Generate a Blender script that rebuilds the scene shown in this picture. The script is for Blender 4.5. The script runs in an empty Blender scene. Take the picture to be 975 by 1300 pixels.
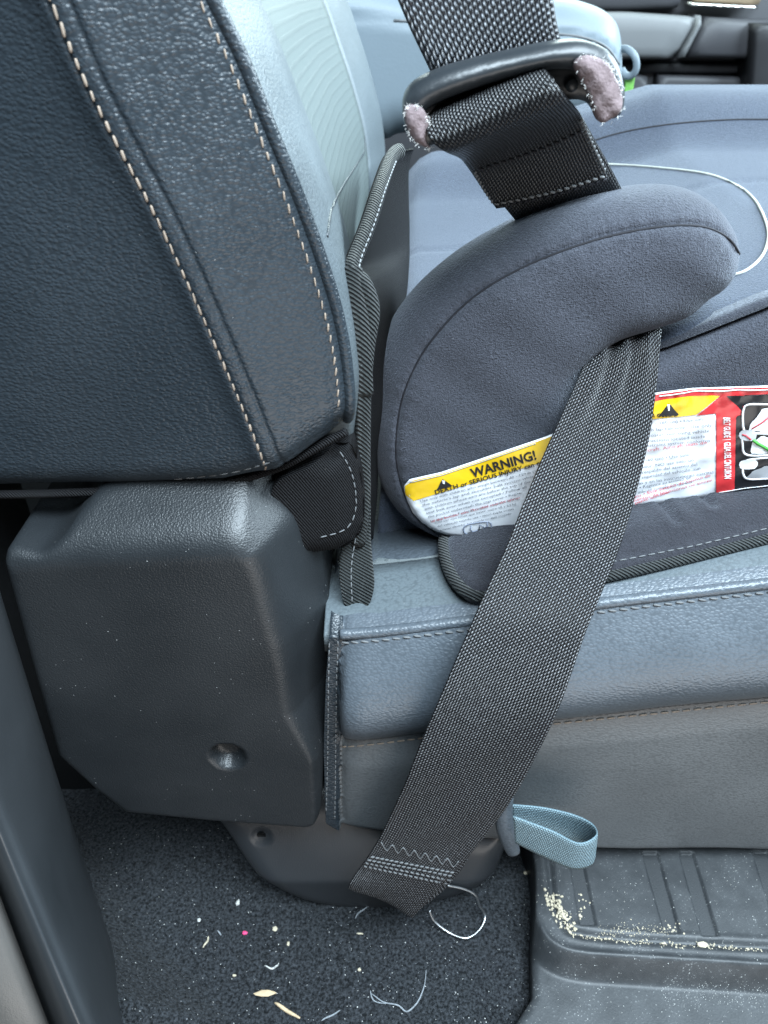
import bpy, bmesh, math, random
import numpy as np
from mathutils import Vector, Matrix, geometry
from mathutils.bvhtree import BVHTree
random.seed(7); rng = np.random.default_rng(7)
S = bpy.context.scene
COL = S.collection

# ------------------------------------------------------------------ camera
CAM = Vector((0.0, -0.22, 0.47)); PITCH = math.radians(35); FPX = 977.0; W0, H0 = 975.0, 1300.0
cd = bpy.data.cameras.new('camera'); co = bpy.data.objects.new('camera', cd); COL.objects.link(co)
co.location = CAM; co.rotation_euler = (math.radians(90) - PITCH, 0, 0)
cd.sensor_fit = 'VERTICAL'; cd.sensor_height = 36; cd.sensor_width = 27; cd.lens = 36 * FPX / H0
cd.clip_start = 0.01; cd.clip_end = 50
cd.dof.use_dof = True; cd.dof.focus_distance = 0.345; cd.dof.aperture_fstop = 16
S.camera = co
S.render.resolution_x = 768; S.render.resolution_y = 1024

# ------------------------------------------------------------------ light
wd = bpy.data.worlds.new('World'); S.world = wd; wd.use_nodes = True
bg = wd.node_tree.nodes['Background']; bg.inputs[0].default_value = (0.62, 0.82, 1.0, 1); bg.inputs[1].default_value = 0.05

def area(name, loc, target, sx, sy, power, col):
    l = bpy.data.lights.new(name, 'AREA'); l.shape = 'RECTANGLE'; l.size = sx; l.size_y = sy; l.energy = power; l.color = col
    o = bpy.data.objects.new(name, l); COL.objects.link(o); o.location = loc
    o.rotation_euler = (Vector(target) - Vector(loc)).to_track_quat('-Z', 'Y').to_euler()
    return o
# daylight through the open door above and behind the camera, the windscreen ahead, the far side window, the warm ground outside
area('open_door_light', (0.30, -0.40, 1.35), (0.0, 0.05, 0.25), 1.0, 0.6, 58, (0.74, 0.89, 1.0))
area('windscreen_light', (1.15, 0.55, 0.95), (0.0, 0.25, 0.30), 0.9, 0.6, 44, (0.72, 0.89, 1.0))
area('side_window_light', (0.25, 1.12, 0.86), (0.0, 0.2, 0.3), 0.8, 0.4, 9, (0.80, 0.97, 0.95))
area('ground_bounce_light', (0.30, -0.78, -0.12), (0.0, 0.05, 0.22), 0.9, 0.5, 4.4, (1.0, 0.96, 0.92))

S.view_settings.view_transform = 'Standard'; S.view_settings.look = 'None'
S.view_settings.exposure = 0.22; S.view_settings.gamma = 1.0
S.view_settings.use_curve_mapping = False
S.cycles.use_denoising = True
S.cycles.max_bounces = 4; S.cycles.diffuse_bounces = 3; S.cycles.glossy_bounces = 2

# ------------------------------------------------------------------ projection helpers (photo pixel -> point on a real plane)
cp, sp_ = math.cos(PITCH), math.sin(PITCH)
FW = Vector((0, cp, -sp_)); UP = Vector((0, sp_, cp)); RT = Vector((1, 0, 0))
def ray(px, py): return FW + RT * ((px - W0 / 2) / FPX) - UP * ((py - H0 / 2) / FPX)
def at(px, py, Y):
    d = ray(px, py); return CAM + d * ((Y - CAM.y) / d.y)
def pz(px, py, Z):
    d = ray(px, py); return CAM + d * ((Z - CAM.z) / d.z)
def axz(pts, Y):
    return np.array([(lambda v: (v.x, v.z))(at(p[0], p[1], Y)) for p in pts])
def mmpx(py, Y): return (at(500, py, Y) - at(501, py, Y)).length

def crom(P, n=8, closed=False):
    P = np.asarray(P, float); N = len(P); out = []
    segs = N if closed else N - 1
    for i in range(segs):
        if closed: a, b, c, d = P[(i - 1) % N], P[i], P[(i + 1) % N], P[(i + 2) % N]
        else: a, b, c, d = P[max(i - 1, 0)], P[i], P[i + 1], P[min(i + 2, N - 1)]
        for k in range(n):
            t = k / n
            out.append(0.5 * ((2 * b) + (c - a) * t + (2 * a - 5 * b + 4 * c - d) * t * t + (3 * b - a - 3 * c + d) * t ** 3))
    if not closed: out.append(P[-1])
    return np.array(out)
def resample(P, step, closed=False):
    P = np.asarray(P, float)
    if closed: P = np.vstack([P, P[:1]])
    d = np.sqrt(((P[1:, :3] - P[:-1, :3]) ** 2).sum(1)); s = np.concatenate([[0], np.cumsum(d)])
    n = max(2, int(round(s[-1] / step))); t = np.linspace(0, s[-1], n + 1)
    out = np.stack([np.interp(t, s, P[:, k]) for k in range(P.shape[1])], 1)
    return out[:-1] if closed else out

def pdist(Q, poly, attrs=None):
    """distance of points Q to an open 2-D polyline; signed side (right of travel > 0); interpolated attributes"""
    poly = np.asarray(poly, float)[:, :2]; A = poly[:-1]; B = poly[1:]; D = B - A; L2 = (D ** 2).sum(1) + 1e-18
    dist = np.empty(len(Q)); side = np.empty(len(Q)); at_ = None if attrs is None else np.empty((len(Q), attrs.shape[1])); arc = np.empty(len(Q))
    cum = np.concatenate([[0], np.cumsum(np.sqrt(L2))])
    for s in range(0, len(Q), 4000):
        q = Q[s:s + 4000, None, :]
        t = np.clip(((q - A) * D).sum(2) / L2, 0, 1)
        d2 = ((A + t[..., None] * D - q) ** 2).sum(2)
        i = d2.argmin(1); r = np.arange(len(i)); ti = t[r, i]
        dist[s:s + 4000] = np.sqrt(d2[r, i])
        qq = q[:, 0] - A[i]; side[s:s + 4000] = np.sign(qq[:, 0] * D[i][:, 1] - qq[:, 1] * D[i][:, 0])
        arc[s:s + 4000] = cum[i] + ti * np.sqrt(L2[i])
        if attrs is not None: at_[s:s + 4000] = attrs[i] * (1 - ti[:, None]) + attrs[i + 1] * ti[:, None]
    return dist, side, at_, arc
def inside(Q, poly):
    x, y = Q[:, 0], Q[:, 1]; c = np.zeros(len(Q), bool); n = len(poly)
    for i in range(n):
        x1, y1 = poly[i]; x2, y2 = poly[(i + 1) % n]
        if y1 == y2: continue
        m = (y1 > y) != (y2 > y)
        c ^= m & (x < (x2 - x1) * (y - y1) / (y2 - y1) + x1)
    return c
def fil(d, r):      # quarter-round profile: 1 at the edge, 0 from r inwards
    t = np.clip(1 - d / np.maximum(r, 1e-6), 0, 1); return 1 - np.sqrt(np.maximum(1 - t * t, 0))
def cham(d, r, w=0.35):   # sloping side face with a rounded front corner
    x = 1 - d / np.maximum(r, 1e-6); return np.where(x < -w, 0, np.where(x < w, (x + w) ** 2 / (4 * w), x))
def gau(d, w): return np.exp(-(d / w) ** 2)
def sstep(a, b, x):
    t = np.clip((x - a) / (b - a), 0, 1); return t * t * (3 - 2 * t)

# ------------------------------------------------------------------ object helpers
def finish(o, mat, parent, smooth=True):
    COL.objects.link(o)
    if mat: o.data.materials.append(mat)
    if smooth: o.data.polygons.foreach_set('use_smooth', [True] * len(o.data.polygons))
    if parent is not None:
        o.parent = parent
        loc = Vector((0, 0, 0)); p = parent
        if 'base' in p: o.matrix_parent_inverse = Matrix.Translation(Vector(p['base'])).inverted()
    return o
def mesh(name, V, F, mat, parent=None, smooth=True, uv=None):
    me = bpy.data.meshes.new(name); me.from_pydata([tuple(v) for v in V], [], F)
    if uv is not None:
        ul = me.uv_layers.new(name='UVMap'); idx = np.empty(len(me.loops), int); me.loops.foreach_get('vertex_index', idx)
        ul.data.foreach_set('uv', np.asarray(uv, float)[idx].ravel())
    me.update()
    o = bpy.data.objects.new(name, me); return finish(o, mat, parent, smooth)
def empty(name, loc, label, cat, group=None):
    o = bpy.data.objects.new(name, None); COL.objects.link(o); o.location = loc; o.empty_display_size = 0.02
    o['base'] = list(loc); tag(o, label, cat, group); return o
def tag(o, label=None, cat=None, group=None, kind=None):
    if label: o['label'] = label
    if cat: o['category'] = cat
    if group: o['group'] = group
    if kind: o['kind'] = kind
    return o
def bvh(*objs):
    V, F = [], []
    for o in objs:
        n = len(V); V += [v.co.copy() for v in o.data.vertices]; F += [[i + n for i in p.vertices] for p in o.data.polygons]
    return BVHTree.FromPolygons(V, F)
def hit(tree, px, py, off=0.0004):
    d = ray(px, py).normalized(); r = tree.ray_cast(CAM, d)
    if r[0] is None: return None
    n = r[1]
    if n.dot(d) > 0: n = -n
    return r[0] + n * off
def hits(tree, pts, off=0.0004, n=6):
    out = []
    for p in crom(pts, n):
        h = hit(tree, p[0], p[1], off)
        if h is not None: out.append(h)
    return np.array([tuple(v) for v in out])

def relief(name, outline, yfun, step, mat, parent=None, back=None, double=None, axis='y', rings=(0.0003, 0.0009, 0.0018, 0.003), lines=()):
    """a solid whose visible face is shaped by yfun over a plan outline; walls run back to `back`"""
    O = resample(outline, step * 0.7, True); n = len(O)
    area2 = (O[:, 0] * np.roll(O[:, 1], -1) - np.roll(O[:, 0], -1) * O[:, 1]).sum()
    if area2 < 0: O = O[::-1]
    lo, hi = O.min(0), O.max(0)
    xs = np.arange(lo[0], hi[0], step); zs = np.arange(lo[1], hi[1], step * 0.87)
    G = np.array([(x + (step / 2 if j % 2 else 0), z) for j, z in enumerate(zs) for x in xs])
    G = G[inside(G, O)]; Oc = np.vstack([O, O[:1]])
    d = pdist(G, Oc)[0]; rmax = max(rings) if rings else 0
    G = G[d > rmax + step * 0.35]
    T = np.roll(O, -1, 0) - np.roll(O, 1, 0); T /= np.linalg.norm(T, axis=1)[:, None] + 1e-12
    Nn = np.stack([-T[:, 1], T[:, 0]], 1); R = []
    for q in rings:
        c = O + Nn * q; c = c[inside(c, O)]; dd = pdist(c, Oc)[0]; R.append(c[dd > q * 0.93])
    X_ = []
    for ln in lines:       # extra rows of points along seams so that grooves stay clean
        l = resample(ln, 0.0013); t = np.gradient(l, axis=0); t /= np.linalg.norm(t, axis=1)[:, None] + 1e-12; nn = np.stack([-t[:, 1], t[:, 0]], 1)
        G = G[pdist(G, l)[0] > 0.0034]; R = [r_[pdist(r_, l)[0] > 0.0034] if len(r_) else r_ for r_ in R]
        for X0 in X_: pass
        new = np.vstack([l + nn * q for q in (-0.0026, -0.0016, -0.0008, 0, 0.0008, 0.0016, 0.0026)])
        new = new[inside(new, O)]; new = new[pdist(new, Oc)[0] > 0.0005]
        X_ = [x0[pdist(x0, l)[0] > 0.0031] for x0 in X_] + [new]
    P = np.vstack([O] + R + X_ + [G])
    vo, ed, fa, ov, oe, of = geometry.delaunay_2d_cdt([Vector(p) for p in P], [(i, (i + 1) % n) for i in range(n)], [], 1, 1e-7)
    Q = np.array([tuple(v) for v in vo]); D = pdist(Q, Oc)[0]
    Y = yfun(Q, D); N = len(Q)
    def pt(q, y): return (q[0], y, q[1]) if axis == 'y' else (q[0], q[1], y)
    V = [pt(Q[i], Y[i]) for i in range(N)]; F = [list(f) for f in fa]
    if axis == 'y': pass
    # boundary loop in output indices
    mp = {}
    for k, lst in enumerate(ov):
        for i in lst:
            if i < n: mp[i] = k
    loop = [mp[i] for i in range(n) if i in mp]
    if back is not None or double is not None:
        if double is not None:
            b0 = N; y0 = Y.min()
            V += [pt(Q[i], double - (Y[i] - y0)) for i in range(N)]
            F += [[i + b0 for i in reversed(f)] for f in fa]
            for i in range(len(loop)):
                a, b = loop[i], loop[(i + 1) % len(loop)]; F.append([b, a, a + b0, b + b0])
        else:
            b0 = N; V += [pt(Q[k], back) for k in loop]
            L = len(loop)
            for i in range(L):
                a, b = loop[i], loop[(i + 1) % L]; F.append([b, a, b0 + i, b0 + (i + 1) % L])
            F.append([b0 + i for i in range(L)][::-1])
    o = mesh(name, V, F, mat, parent)
    bm = bmesh.new(); bm.from_mesh(o.data); bmesh.ops.recalc_face_normals(bm, faces=bm.faces); bm.to_mesh(o.data); bm.free()
    return o

def tube(name, P, r, mat, parent=None, seg=8, closed=False, flat=1.0, nrm=None, caps=True):
    P = np.asarray(P, float); n = len(P); rr = np.full(n, r) if np.isscalar(r) else np.asarray(r, float)
    T = np.gradient(P, axis=0) if not closed else (np.roll(P, -1, 0) - np.roll(P, 1, 0)); T /= np.linalg.norm(T, axis=1)[:, None] + 1e-12
    ref = np.array(nrm if nrm is not None else (0, -1, 0), float)
    V, F = [], []; uv = []; L = 0
    for i in range(n):
        if i: L += np.linalg.norm(P[i] - P[i - 1])
        a = ref - T[i] * ref.dot(T[i])
        if np.linalg.norm(a) < 0.05: a = np.array((0.3, 0.3, 1.0)) - T[i] * np.array((0.3, 0.3, 1.0)).dot(T[i])
        a /= np.linalg.norm(a); b = np.cross(T[i], a)
        for k in range(seg):
            th = 2 * math.pi * k / seg
            V.append(P[i] + rr[i] * (a * math.cos(th) * flat + b * math.sin(th))); uv.append((k / seg * 2 * math.pi * rr[i], L))
    m = n if closed else n - 1
    for i in range(m):
        j = (i + 1) % n
        for k in range(seg):
            l = (k + 1) % seg; F.append([i * seg + k, i * seg + l, j * seg + l, j * seg + k])
    if not closed and caps:
        F.append(list(range(seg))[::-1]); F.append([(n - 1) * seg + k for k in range(seg)])
    return mesh(name, V, F, mat, parent, True, uv)

def ribbon(name, Lp, Rp, mat, parent=None, nx=12, thick=0.0014, n=8, bow=0.0, step=None, smooth=True, ripple=None):
    """woven strap between two edge curves given as 3-D points; solid thickness, metric UVs"""
    Lc = crom([tuple(v) for v in Lp], n); Rc = crom([tuple(v) for v in Rp], n); m = len(Lc)
    V, F, uv = [], [], []; s = 0; top = []
    mid = (Lc + Rc) / 2; wd_ = np.linalg.norm(Rc - Lc, axis=1).mean()
    T = np.gradient(mid, axis=0); T /= np.linalg.norm(T, axis=1)[:, None] + 1e-12
    A = Rc - Lc; A /= np.linalg.norm(A, axis=1)[:, None] + 1e-12
    Nn = np.cross(A, T); Nn /= np.linalg.norm(Nn, axis=1)[:, None] + 1e-12
    for side in (0, 1):
        s = 0
        for i in range(m):
            if i: s += np.linalg.norm(mid[i] - mid[i - 1])
            for k in range(nx + 1):
                t = k / nx; p = Lc[i] * (1 - t) + Rc[i] * t
                e = 1 - abs(2 * t - 1) ** 8
                if ripple: p = p + Nn[i] * ripple(s, t)
                p = p + Nn[i] * (bow * (1 - (2 * t - 1) ** 2) + (thick / 2 if side == 0 else -thick / 2) * (0.35 + 0.65 * e))
                V.append(p); uv.append((t * wd_, s))
    b0 = m * (nx + 1)
    for i in range(m - 1):
        for k in range(nx):
            a = i * (nx + 1) + k; F.append([a, a + 1, a + nx + 2, a + nx + 1]); a += b0; F.append([a + nx + 1, a + nx + 2, a + 1, a])
    for i in range(m - 1):
        a = i * (nx + 1); F.append([a, a + nx + 1, a + nx + 1 + b0, a + b0]); a += nx; F.append([a + b0, a + nx + 1 + b0, a + nx + 1, a])
    for k in range(nx):
        F.append([k + 1, k, k + b0, k + 1 + b0]); a = (m - 1) * (nx + 1) + k; F.append([a, a + 1, a + 1 + b0, a + b0])
    return mesh(name, V, F, mat, parent, smooth, uv)

def sheet(name, G, mat, parent=None, uv=None, thick=None, dirn=(0, 0, -1)):
    """G: array rows x cols x 3"""
    R, Cn = G.shape[:2]; V = list(G.reshape(-1, 3)); F = []
    for i in range(R - 1):
        for k in range(Cn - 1):
            a = i * Cn + k; F.append([a, a + 1, a + Cn + 1, a + Cn])
    U = None if uv is None else list(uv.reshape(-1, 2))
    if thick:
        b0 = len(V); dv = np.array(dirn) * thick
        V += [v + dv for v in V[:b0]]
        if U: U += U
        F += [[i + b0 for i in reversed(f)] for f in F[:]]
        edge = [i for i in range(Cn)] + [i * Cn + Cn - 1 for i in range(1, R)] + [(R - 1) * Cn + k for k in range(Cn - 2, -1, -1)] + [i * Cn for i in range(R - 2, 0, -1)]
        for i in range(len(edge)):
            a, b = edge[i], edge[(i + 1) % len(edge)]; F.append([b, a, a + b0, b + b0])
    return mesh(name, V, F, mat, parent, True, U)

def box(name, x0, x1, y0, y1, z0, z1, mat, parent=None, bev=0.002):
    bm = bmesh.new(); bmesh.ops.create_cube(bm, size=1)
    for v in bm.verts: v.co = Vector(((x0 + x1) / 2 + v.co.x * (x1 - x0), (y0 + y1) / 2 + v.co.y * (y1 - y0), (z0 + z1) / 2 + v.co.z * (z1 - z0)))
    if bev: bmesh.ops.bevel(bm, geom=bm.edges[:] + bm.verts[:], offset=bev, segments=3, affect='EDGES', profile=0.6)
    me = bpy.data.meshes.new(name); bm.to_mesh(me); bm.free(); o = bpy.data.objects.new(name, me); return finish(o, mat, parent, bool(bev))
def capsule(length, r, seg=6):
    V, F = [], []; prof = [(-0.5, 0.25), (-0.42, 0.8), (-0.15, 1), (0.15, 1), (0.42, 0.8), (0.5, 0.25)]
    for a, q in prof:
        for k in range(seg):
            th = 2 * math.pi * k / seg; V.append((a * length, q * r * math.cos(th), q * r * math.sin(th)))
    for i in range(len(prof) - 1):
        for k in range(seg):
            l = (k + 1) % seg; F.append([i * seg + k, i * seg + l, (i + 1) * seg + l, (i + 1) * seg + k])
    F.append(list(range(seg))[::-1]); F.append([(len(prof) - 1) * seg + k for k in range(seg)])
    return V, F
def stitches(P, length, gap, r, mat, parent, name='stitch', joined=False, tilt=0.0, zig=0.0, nrm=(0, -1, 0)):
    """a row of thread stitches along a 3-D path: single objects sharing one mesh, or one joined part"""
    P = resample(P, length + gap); me = None; V0, F0 = capsule(length, r); VV, FF = [], []; nr = Vector(nrm)
    for i in range(len(P) - 1):
        a, b = Vector(P[i]), Vector(P[i + 1]); t = (b - a).normalized(); s = t.cross(nr).normalized(); n = s.cross(t)
        t2 = (t + s * (tilt + random.uniform(-0.06, 0.06))).normalized(); s2 = t2.cross(n).normalized()
        M = Matrix((t2, s2, n)).transposed().to_4x4(); M.translation = (a + b) / 2 + s * (zig if i % 2 else -zig)
        if joined:
            k = len(VV); VV += [M @ Vector(v) for v in V0]; FF += [[q + k for q in f] for f in F0]
        else:
            if me is None:
                me = bpy.data.meshes.new(name); me.from_pydata(V0, [], F0); me.materials.append(mat)
                me.polygons.foreach_set('use_smooth', [True] * len(me.polygons))
            o = bpy.data.objects.new(name, me); COL.objects.link(o); o.parent = parent; o.matrix_local = M @ Matrix.Diagonal((random.uniform(0.82, 1.12), random.uniform(0.75, 1.05), random.uniform(0.75, 1.05), 1))
            b_ = parent.get('base')
            if b_: o.matrix_parent_inverse = Matrix.Translation(Vector(b_)).inverted()
    if joined: return tag(mesh(name, VV, FF, mat, parent), kind='stuff')

# ------------------------------------------------------------------ materials
class NB:
    def __init__(s, name, col, rough=0.5, spec=0.5):
        s.m = bpy.data.materials.new(name); s.m.use_nodes = True; s.t = s.m.node_tree; s.b = s.t.nodes['Principled BSDF']
        s.b.inputs['Base Color'].default_value = (*col, 1); s.b.inputs['Roughness'].default_value = rough
        s.b.inputs['Specular IOR Level'].default_value = spec; s.col = col
        s.tc = s.t.nodes.new('ShaderNodeTexCoord')
    def n(s, typ, **kw):
        q = s.t.nodes.new('ShaderNode' + typ)
        for k, v in kw.items(): setattr(q, k, v)
        return q
    def lk(s, a, b): s.t.links.new(a, b)
    def set(s, sock, v):
        if hasattr(v, 'is_output') or isinstance(v, bpy.types.NodeSocket): s.lk(v, sock)
        else: sock.default_value = v
    def math(s, op, a, b=None, c=None):
        q = s.n('Math', operation=op); s.set(q.inputs[0], a)
        if b is not None: s.set(q.inputs[1], b)
        if c is not None: s.set(q.inputs[2], c)
        return q.outputs[0]
    def co(s, uv=False, scale=(1, 1, 1), rot=(0, 0, 0)):
        mp = s.n('Mapping'); mp.inputs['Scale'].default_value = scale; mp.inputs['Rotation'].default_value = rot
        s.lk(s.tc.outputs['UV' if uv else 'Object'], mp.inputs['Vector']); return mp.outputs[0]
    def noise(s, v, scale, detail=2, rough=0.5, dist=0):
        q = s.n('TexNoise'); s.lk(v, q.inputs['Vector']); q.inputs['Scale'].default_value = scale; q.inputs['Detail'].default_value = detail
        q.inputs['Roughness'].default_value = rough; q.inputs['Distortion'].default_value = dist; return q.outputs['Fac']
    def voro(s, v, scale, feature='F1', rnd=1.0):
        q = s.n('TexVoronoi', feature=feature); s.lk(v, q.inputs['Vector']); q.inputs['Scale'].default_value = scale
        q.inputs['Randomness'].default_value = rnd; return q.outputs['Distance']
    def ramp(s, f, stops):
        q = s.n('ValToRGB'); s.lk(f, q.inputs[0]); e = q.color_ramp.elements
        while len(e) < len(stops): e.new(0.5)
        for i, (p, c) in enumerate(stops): e[i].position = p; e[i].color = (*c, 1) if len(c) == 3 else c
        return q.outputs[0]
    def fac(s, f, lo, hi, a=0.0, b=1.0):
        q = s.n('MapRange'); s.lk(f, q.inputs[0]); q.inputs[1].default_value = lo; q.inputs[2].default_value = hi
        q.inputs[3].default_value = a; q.inputs[4].default_value = b; return q.outputs[0]
    def mix(s, f, a, b):
        q = s.n('Mix', data_type='RGBA'); s.set(q.inputs[0], f)
        for k, v in ((6, a), (7, b)):
            if isinstance(v, tuple): q.inputs[k].default_value = (*v, 1)
            else: s.lk(v, q.inputs[k])
        return q.outputs[2]
    def color(s, c): s.lk(c, s.b.inputs['Base Color'])
    def rough(s, f): s.lk(f, s.b.inputs['Roughness'])
    def bump(s, h, strength, dist):
        q = s.n('Bump'); q.inputs['Strength'].default_value = strength; q.inputs['Distance'].default_value = dist; s.lk(h, q.inputs['Height'])
        old = s.b.inputs['Normal'].links
        if old: s.lk(old[0].from_socket, q.inputs['Normal'])
        s.lk(q.outputs[0], s.b.inputs['Normal'])
    def specks(s, base, col=(0.55, 0.56, 0.56), scale=260, thr=0.045, amount=0.6):
        """scattered dust and lint specks"""
        v = s.co(); d = s.voro(v, scale); big = s.noise(v, 37, 2)
        t = s.math('MULTIPLY', s.fac(big, 0.42, 0.68, 0.0, 1.0), thr)
        f = s.math('LESS_THAN', d, t); f = s.math('MULTIPLY', f, amount)
        return s.mix(f, base, col)

def leather(name, col, scale=660, bump=0.00019, rough=0.37, dust=0.05):
    s = NB(name, col, rough, 0.5); v = s.co(scale=(0.85, 1, 1.3))
    vv = s.n('VectorMath', operation='SCALE'); add = s.n('VectorMath', operation='ADD'); cn = s.n('TexNoise'); s.lk(v, cn.inputs['Vector']); cn.inputs['Scale'].default_value = 330; cn.inputs['Detail'].default_value = 1
    vv.inputs['Scale'].default_value = 0.0016; s.lk(cn.outputs['Color'], vv.inputs[0]); s.lk(v, add.inputs[0]); s.lk(vv.outputs[0], add.inputs[1])
    e = s.voro(add.outputs[0], scale)
    h = s.fac(e, 0.12, 0.75, 1.0, 0.0)
    s.bump(h, 1.0, bump)
    big = s.noise(s.co(), 22, 3)
    c = s.mix(s.fac(big, 0.3, 0.7), tuple(x * 0.88 for x in col), tuple(x * 1.1 for x in col))
    c = s.mix(s.fac(e, 0.45, 0.85), c, tuple(x * 0.78 for x in col))
    if dust: c = s.specks(c, thr=dust)
    s.color(c); s.rough(s.fac(big, 0.3, 0.7, rough - 0.05, rough + 0.08))
    return s.m
def plastic(name, col, scale=1250, bump=0.00011, rough=0.39, dust=0.08):
    s = NB(name, col, rough, 0.5); v = s.co()
    e = s.voro(v, scale); n = s.noise(v, scale * 0.9, 1)
    s.bump(s.math('ADD', s.math('MULTIPLY', e, -1.0), n), 0.9, bump)
    big = s.noise(v, 18, 4)
    c = s.mix(s.fac(big, 0.3, 0.7), tuple(x * 0.85 for x in col), tuple(x * 1.12 for x in col))
    if dust: c = s.specks(c, thr=dust, scale=330)
    s.color(c); s.rough(s.fac(big, 0.3, 0.7, rough - 0.05, rough + 0.09))
    return s.m
def knit(name, col, per=0.0009, bump=0.0003, sheen=0.25, dust=0.03, var=0.4):
    s = NB(name, col, 0.85, 0.2)
    a = s.noise(s.co(scale=(1, 1, 2.2), rot=(0, 0.7, 0)), 800, 1); b = s.noise(s.co(scale=(2.2, 1, 1), rot=(0, 0.7, 0)), 800, 1); f_ = s.noise(s.co(), 2300, 1)
    h = s.math('ADD', s.math('MULTIPLY', s.math('ADD', a, b), 0.5), s.math('MULTIPLY', f_, 0.5)); s.bump(h, 0.9, bump * 2.6)
    c = s.mix(s.fac(h, 0.55, 0.95), tuple(x * (1 - var) for x in col), tuple(x * (1 + var) for x in col))
    big = s.noise(s.co(), 14, 3); c = s.mix(s.fac(big, 0.35, 0.7, 0.0, 0.35), c, tuple(x * 0.8 for x in col))
    if dust: c = s.specks(c, (0.5, 0.5, 0.52), 300, dust, 0.5)
    s.color(c); s.b.inputs['Sheen Weight'].default_value = sheen; s.b.inputs['Sheen Roughness'].default_value = 0.45
    s.b.inputs['Sheen Tint'].default_value = (0.8, 0.88, 1, 1)
    return s.m
def twill(name, col, per=0.0011, rot=0.6, bump=0.0004, rough=0.7, sheen=0.1, light=1.9):
    s = NB(name, col, rough, 0.15); v = s.co(rot=(0, rot, 0)); sx = s.n('SeparateXYZ'); s.lk(v, sx.inputs[0])
    u = s.math('ADD', sx.outputs[0], s.math('MULTIPLY', sx.outputs[1], 0.8))
    w = s.math('SINE', s.math('MULTIPLY', u, 2 * math.pi / per)); n = s.noise(s.co(), 1100, 2)
    h = s.math('ADD', w, s.math('MULTIPLY', n, 1.2)); s.bump(h, 0.9, bump)
    c = s.mix(s.fac(h, -0.4, 1.8), tuple(x * 0.6 for x in col), tuple(x * light for x in col)); c = s.specks(c, thr=0.05)
    s.color(c); s.b.inputs['Sheen Weight'].default_value = sheen
    return s.m
def webbing(name, col, hi, cw=0.00125, per=0.0019, phase=0.5, bump=0.0006, rough=0.42, edge=True):
    """woven strap: columns of offset beads in metric UVs"""
    s = NB(name, col, rough, 0.5); sx = s.n('SeparateXYZ'); s.lk(s.tc.outputs['UV'], sx.inputs[0])
    wob = s.math('MULTIPLY', s.math('SUBTRACT', s.noise(s.co(True), 160, 2), 0.5), 0.0007)
    cu = s.math('DIVIDE', s.math('ADD', sx.outputs[0], wob), cw); fl = s.math('FLOOR', cu); fr = s.math('SUBTRACT', cu, fl)
    ph = s.math('ADD', s.math('DIVIDE', s.math('ADD', sx.outputs[1], wob), per), s.math('MULTIPLY', fl, phase))
    a = s.math('SINE', s.math('MULTIPLY', fr, math.pi))
    b = s.math('ABSOLUTE', s.math('SINE', s.math('MULTIPLY', s.math('ADD', ph, s.math('MULTIPLY', fr, 0.35)), math.pi)))
    h = s.math('MULTIPLY', s.math('POWER', a, 0.7), s.math('ADD', s.math('MULTIPLY', b, 0.8), 0.2))
    s.bump(h, 1.0, bump)
    rn = s.noise(s.co(True), 900, 1)
    f = s.math('MULTIPLY', s.fac(h, 0.55, 1.0), s.fac(rn, 0.38, 0.66, 0.45, 1.0))
    c = s.mix(f, col, hi); s.color(c)  # glints on the beads are painted in as a lighter colour
    return s.m
def plain(name, col, rough=0.6, spec=0.4, nscale=400, bump=0.0):
    s = NB(name, col, rough, spec); v = s.co(); n = s.noise(v, nscale, 3)
    s.color(s.mix(n, tuple(x * 0.75 for x in col), tuple(min(1, x * 1.2) for x in col)))
    if bump: s.bump(n, 0.7, bump)
    return s.m

M = {}
M['leather'] = leather('dark_leather', (0.022, 0.030, 0.038))
M['leather_light'] = leather('grey_leather', (0.098, 0.118, 0.130), 700, 0.00008, 0.44)
M['leather_low'] = leather('grey_side_leather', (0.112, 0.120, 0.126), 720, 0.00010, 0.42)
M['leather_up'] = leather('blue_grey_side_leather', (0.088, 0.104, 0.122), 700, 0.00013, 0.36)
M['plastic'] = plastic('grained_black_plastic', (0.015, 0.0175, 0.020), rough=0.40)
M['trim'] = plastic('pillar_plastic', (0.032, 0.036, 0.040), 1500, 0.00004, 0.33, 0.0)
M['trim_light'] = plastic('sill_plastic', (0.085, 0.080, 0.075), 1500, 0.00005, 0.42, 0.0)
M['smooth_black'] = plastic('smooth_black_plastic', (0.020, 0.024, 0.028), 700, 0.00004, 0.36, 0.0)
M['knit'] = knit('charcoal_knit', (0.050, 0.053, 0.066), 0.0010, 0.0004, dust=0.05)
M['knit_dark'] = knit('black_knit', (0.024, 0.024, 0.030), dust=0.04)
M['twill'] = twill('black_twill', (0.010, 0.010, 0.011), sheen=0.0)
M['bind'] = twill('ribbed_binding', (0.016, 0.018, 0.018), 0.0017, 0.9, 0.0007, 0.45, light=3.0)
M['web'] = webbing('black_belt_webbing', (0.012, 0.012, 0.013), (0.29, 0.295, 0.31), 0.00115, 0.0018, 0.42, 0.0008, 0.26)
M['web_up'] = webbing('black_shoulder_webbing', (0.008, 0.008, 0.010), (0.17, 0.18, 0.20), 0.0015, 0.0026, 0.5, 0.0008, 0.33)
M['web_roll'] = webbing('black_loop_webbing', (0.006, 0.006, 0.007), (0.12, 0.125, 0.13), 0.0011, 0.0019, 0.5, 0.0006, 0.28)
M['web_blue'] = webbing('blue_grey_webbing', (0.13, 0.20, 0.235), (0.40, 0.52, 0.56), 0.0016, 0.0014, 0.5, 0.0005, 0.6)
M['thread'] = plain('tan_thread', (0.30, 0.235, 0.185), 0.55, 0.4, 3000)
M['thread_grey'] = plain('grey_thread', (0.30, 0.31, 0.32), 0.55, 0.4, 3000)
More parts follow.
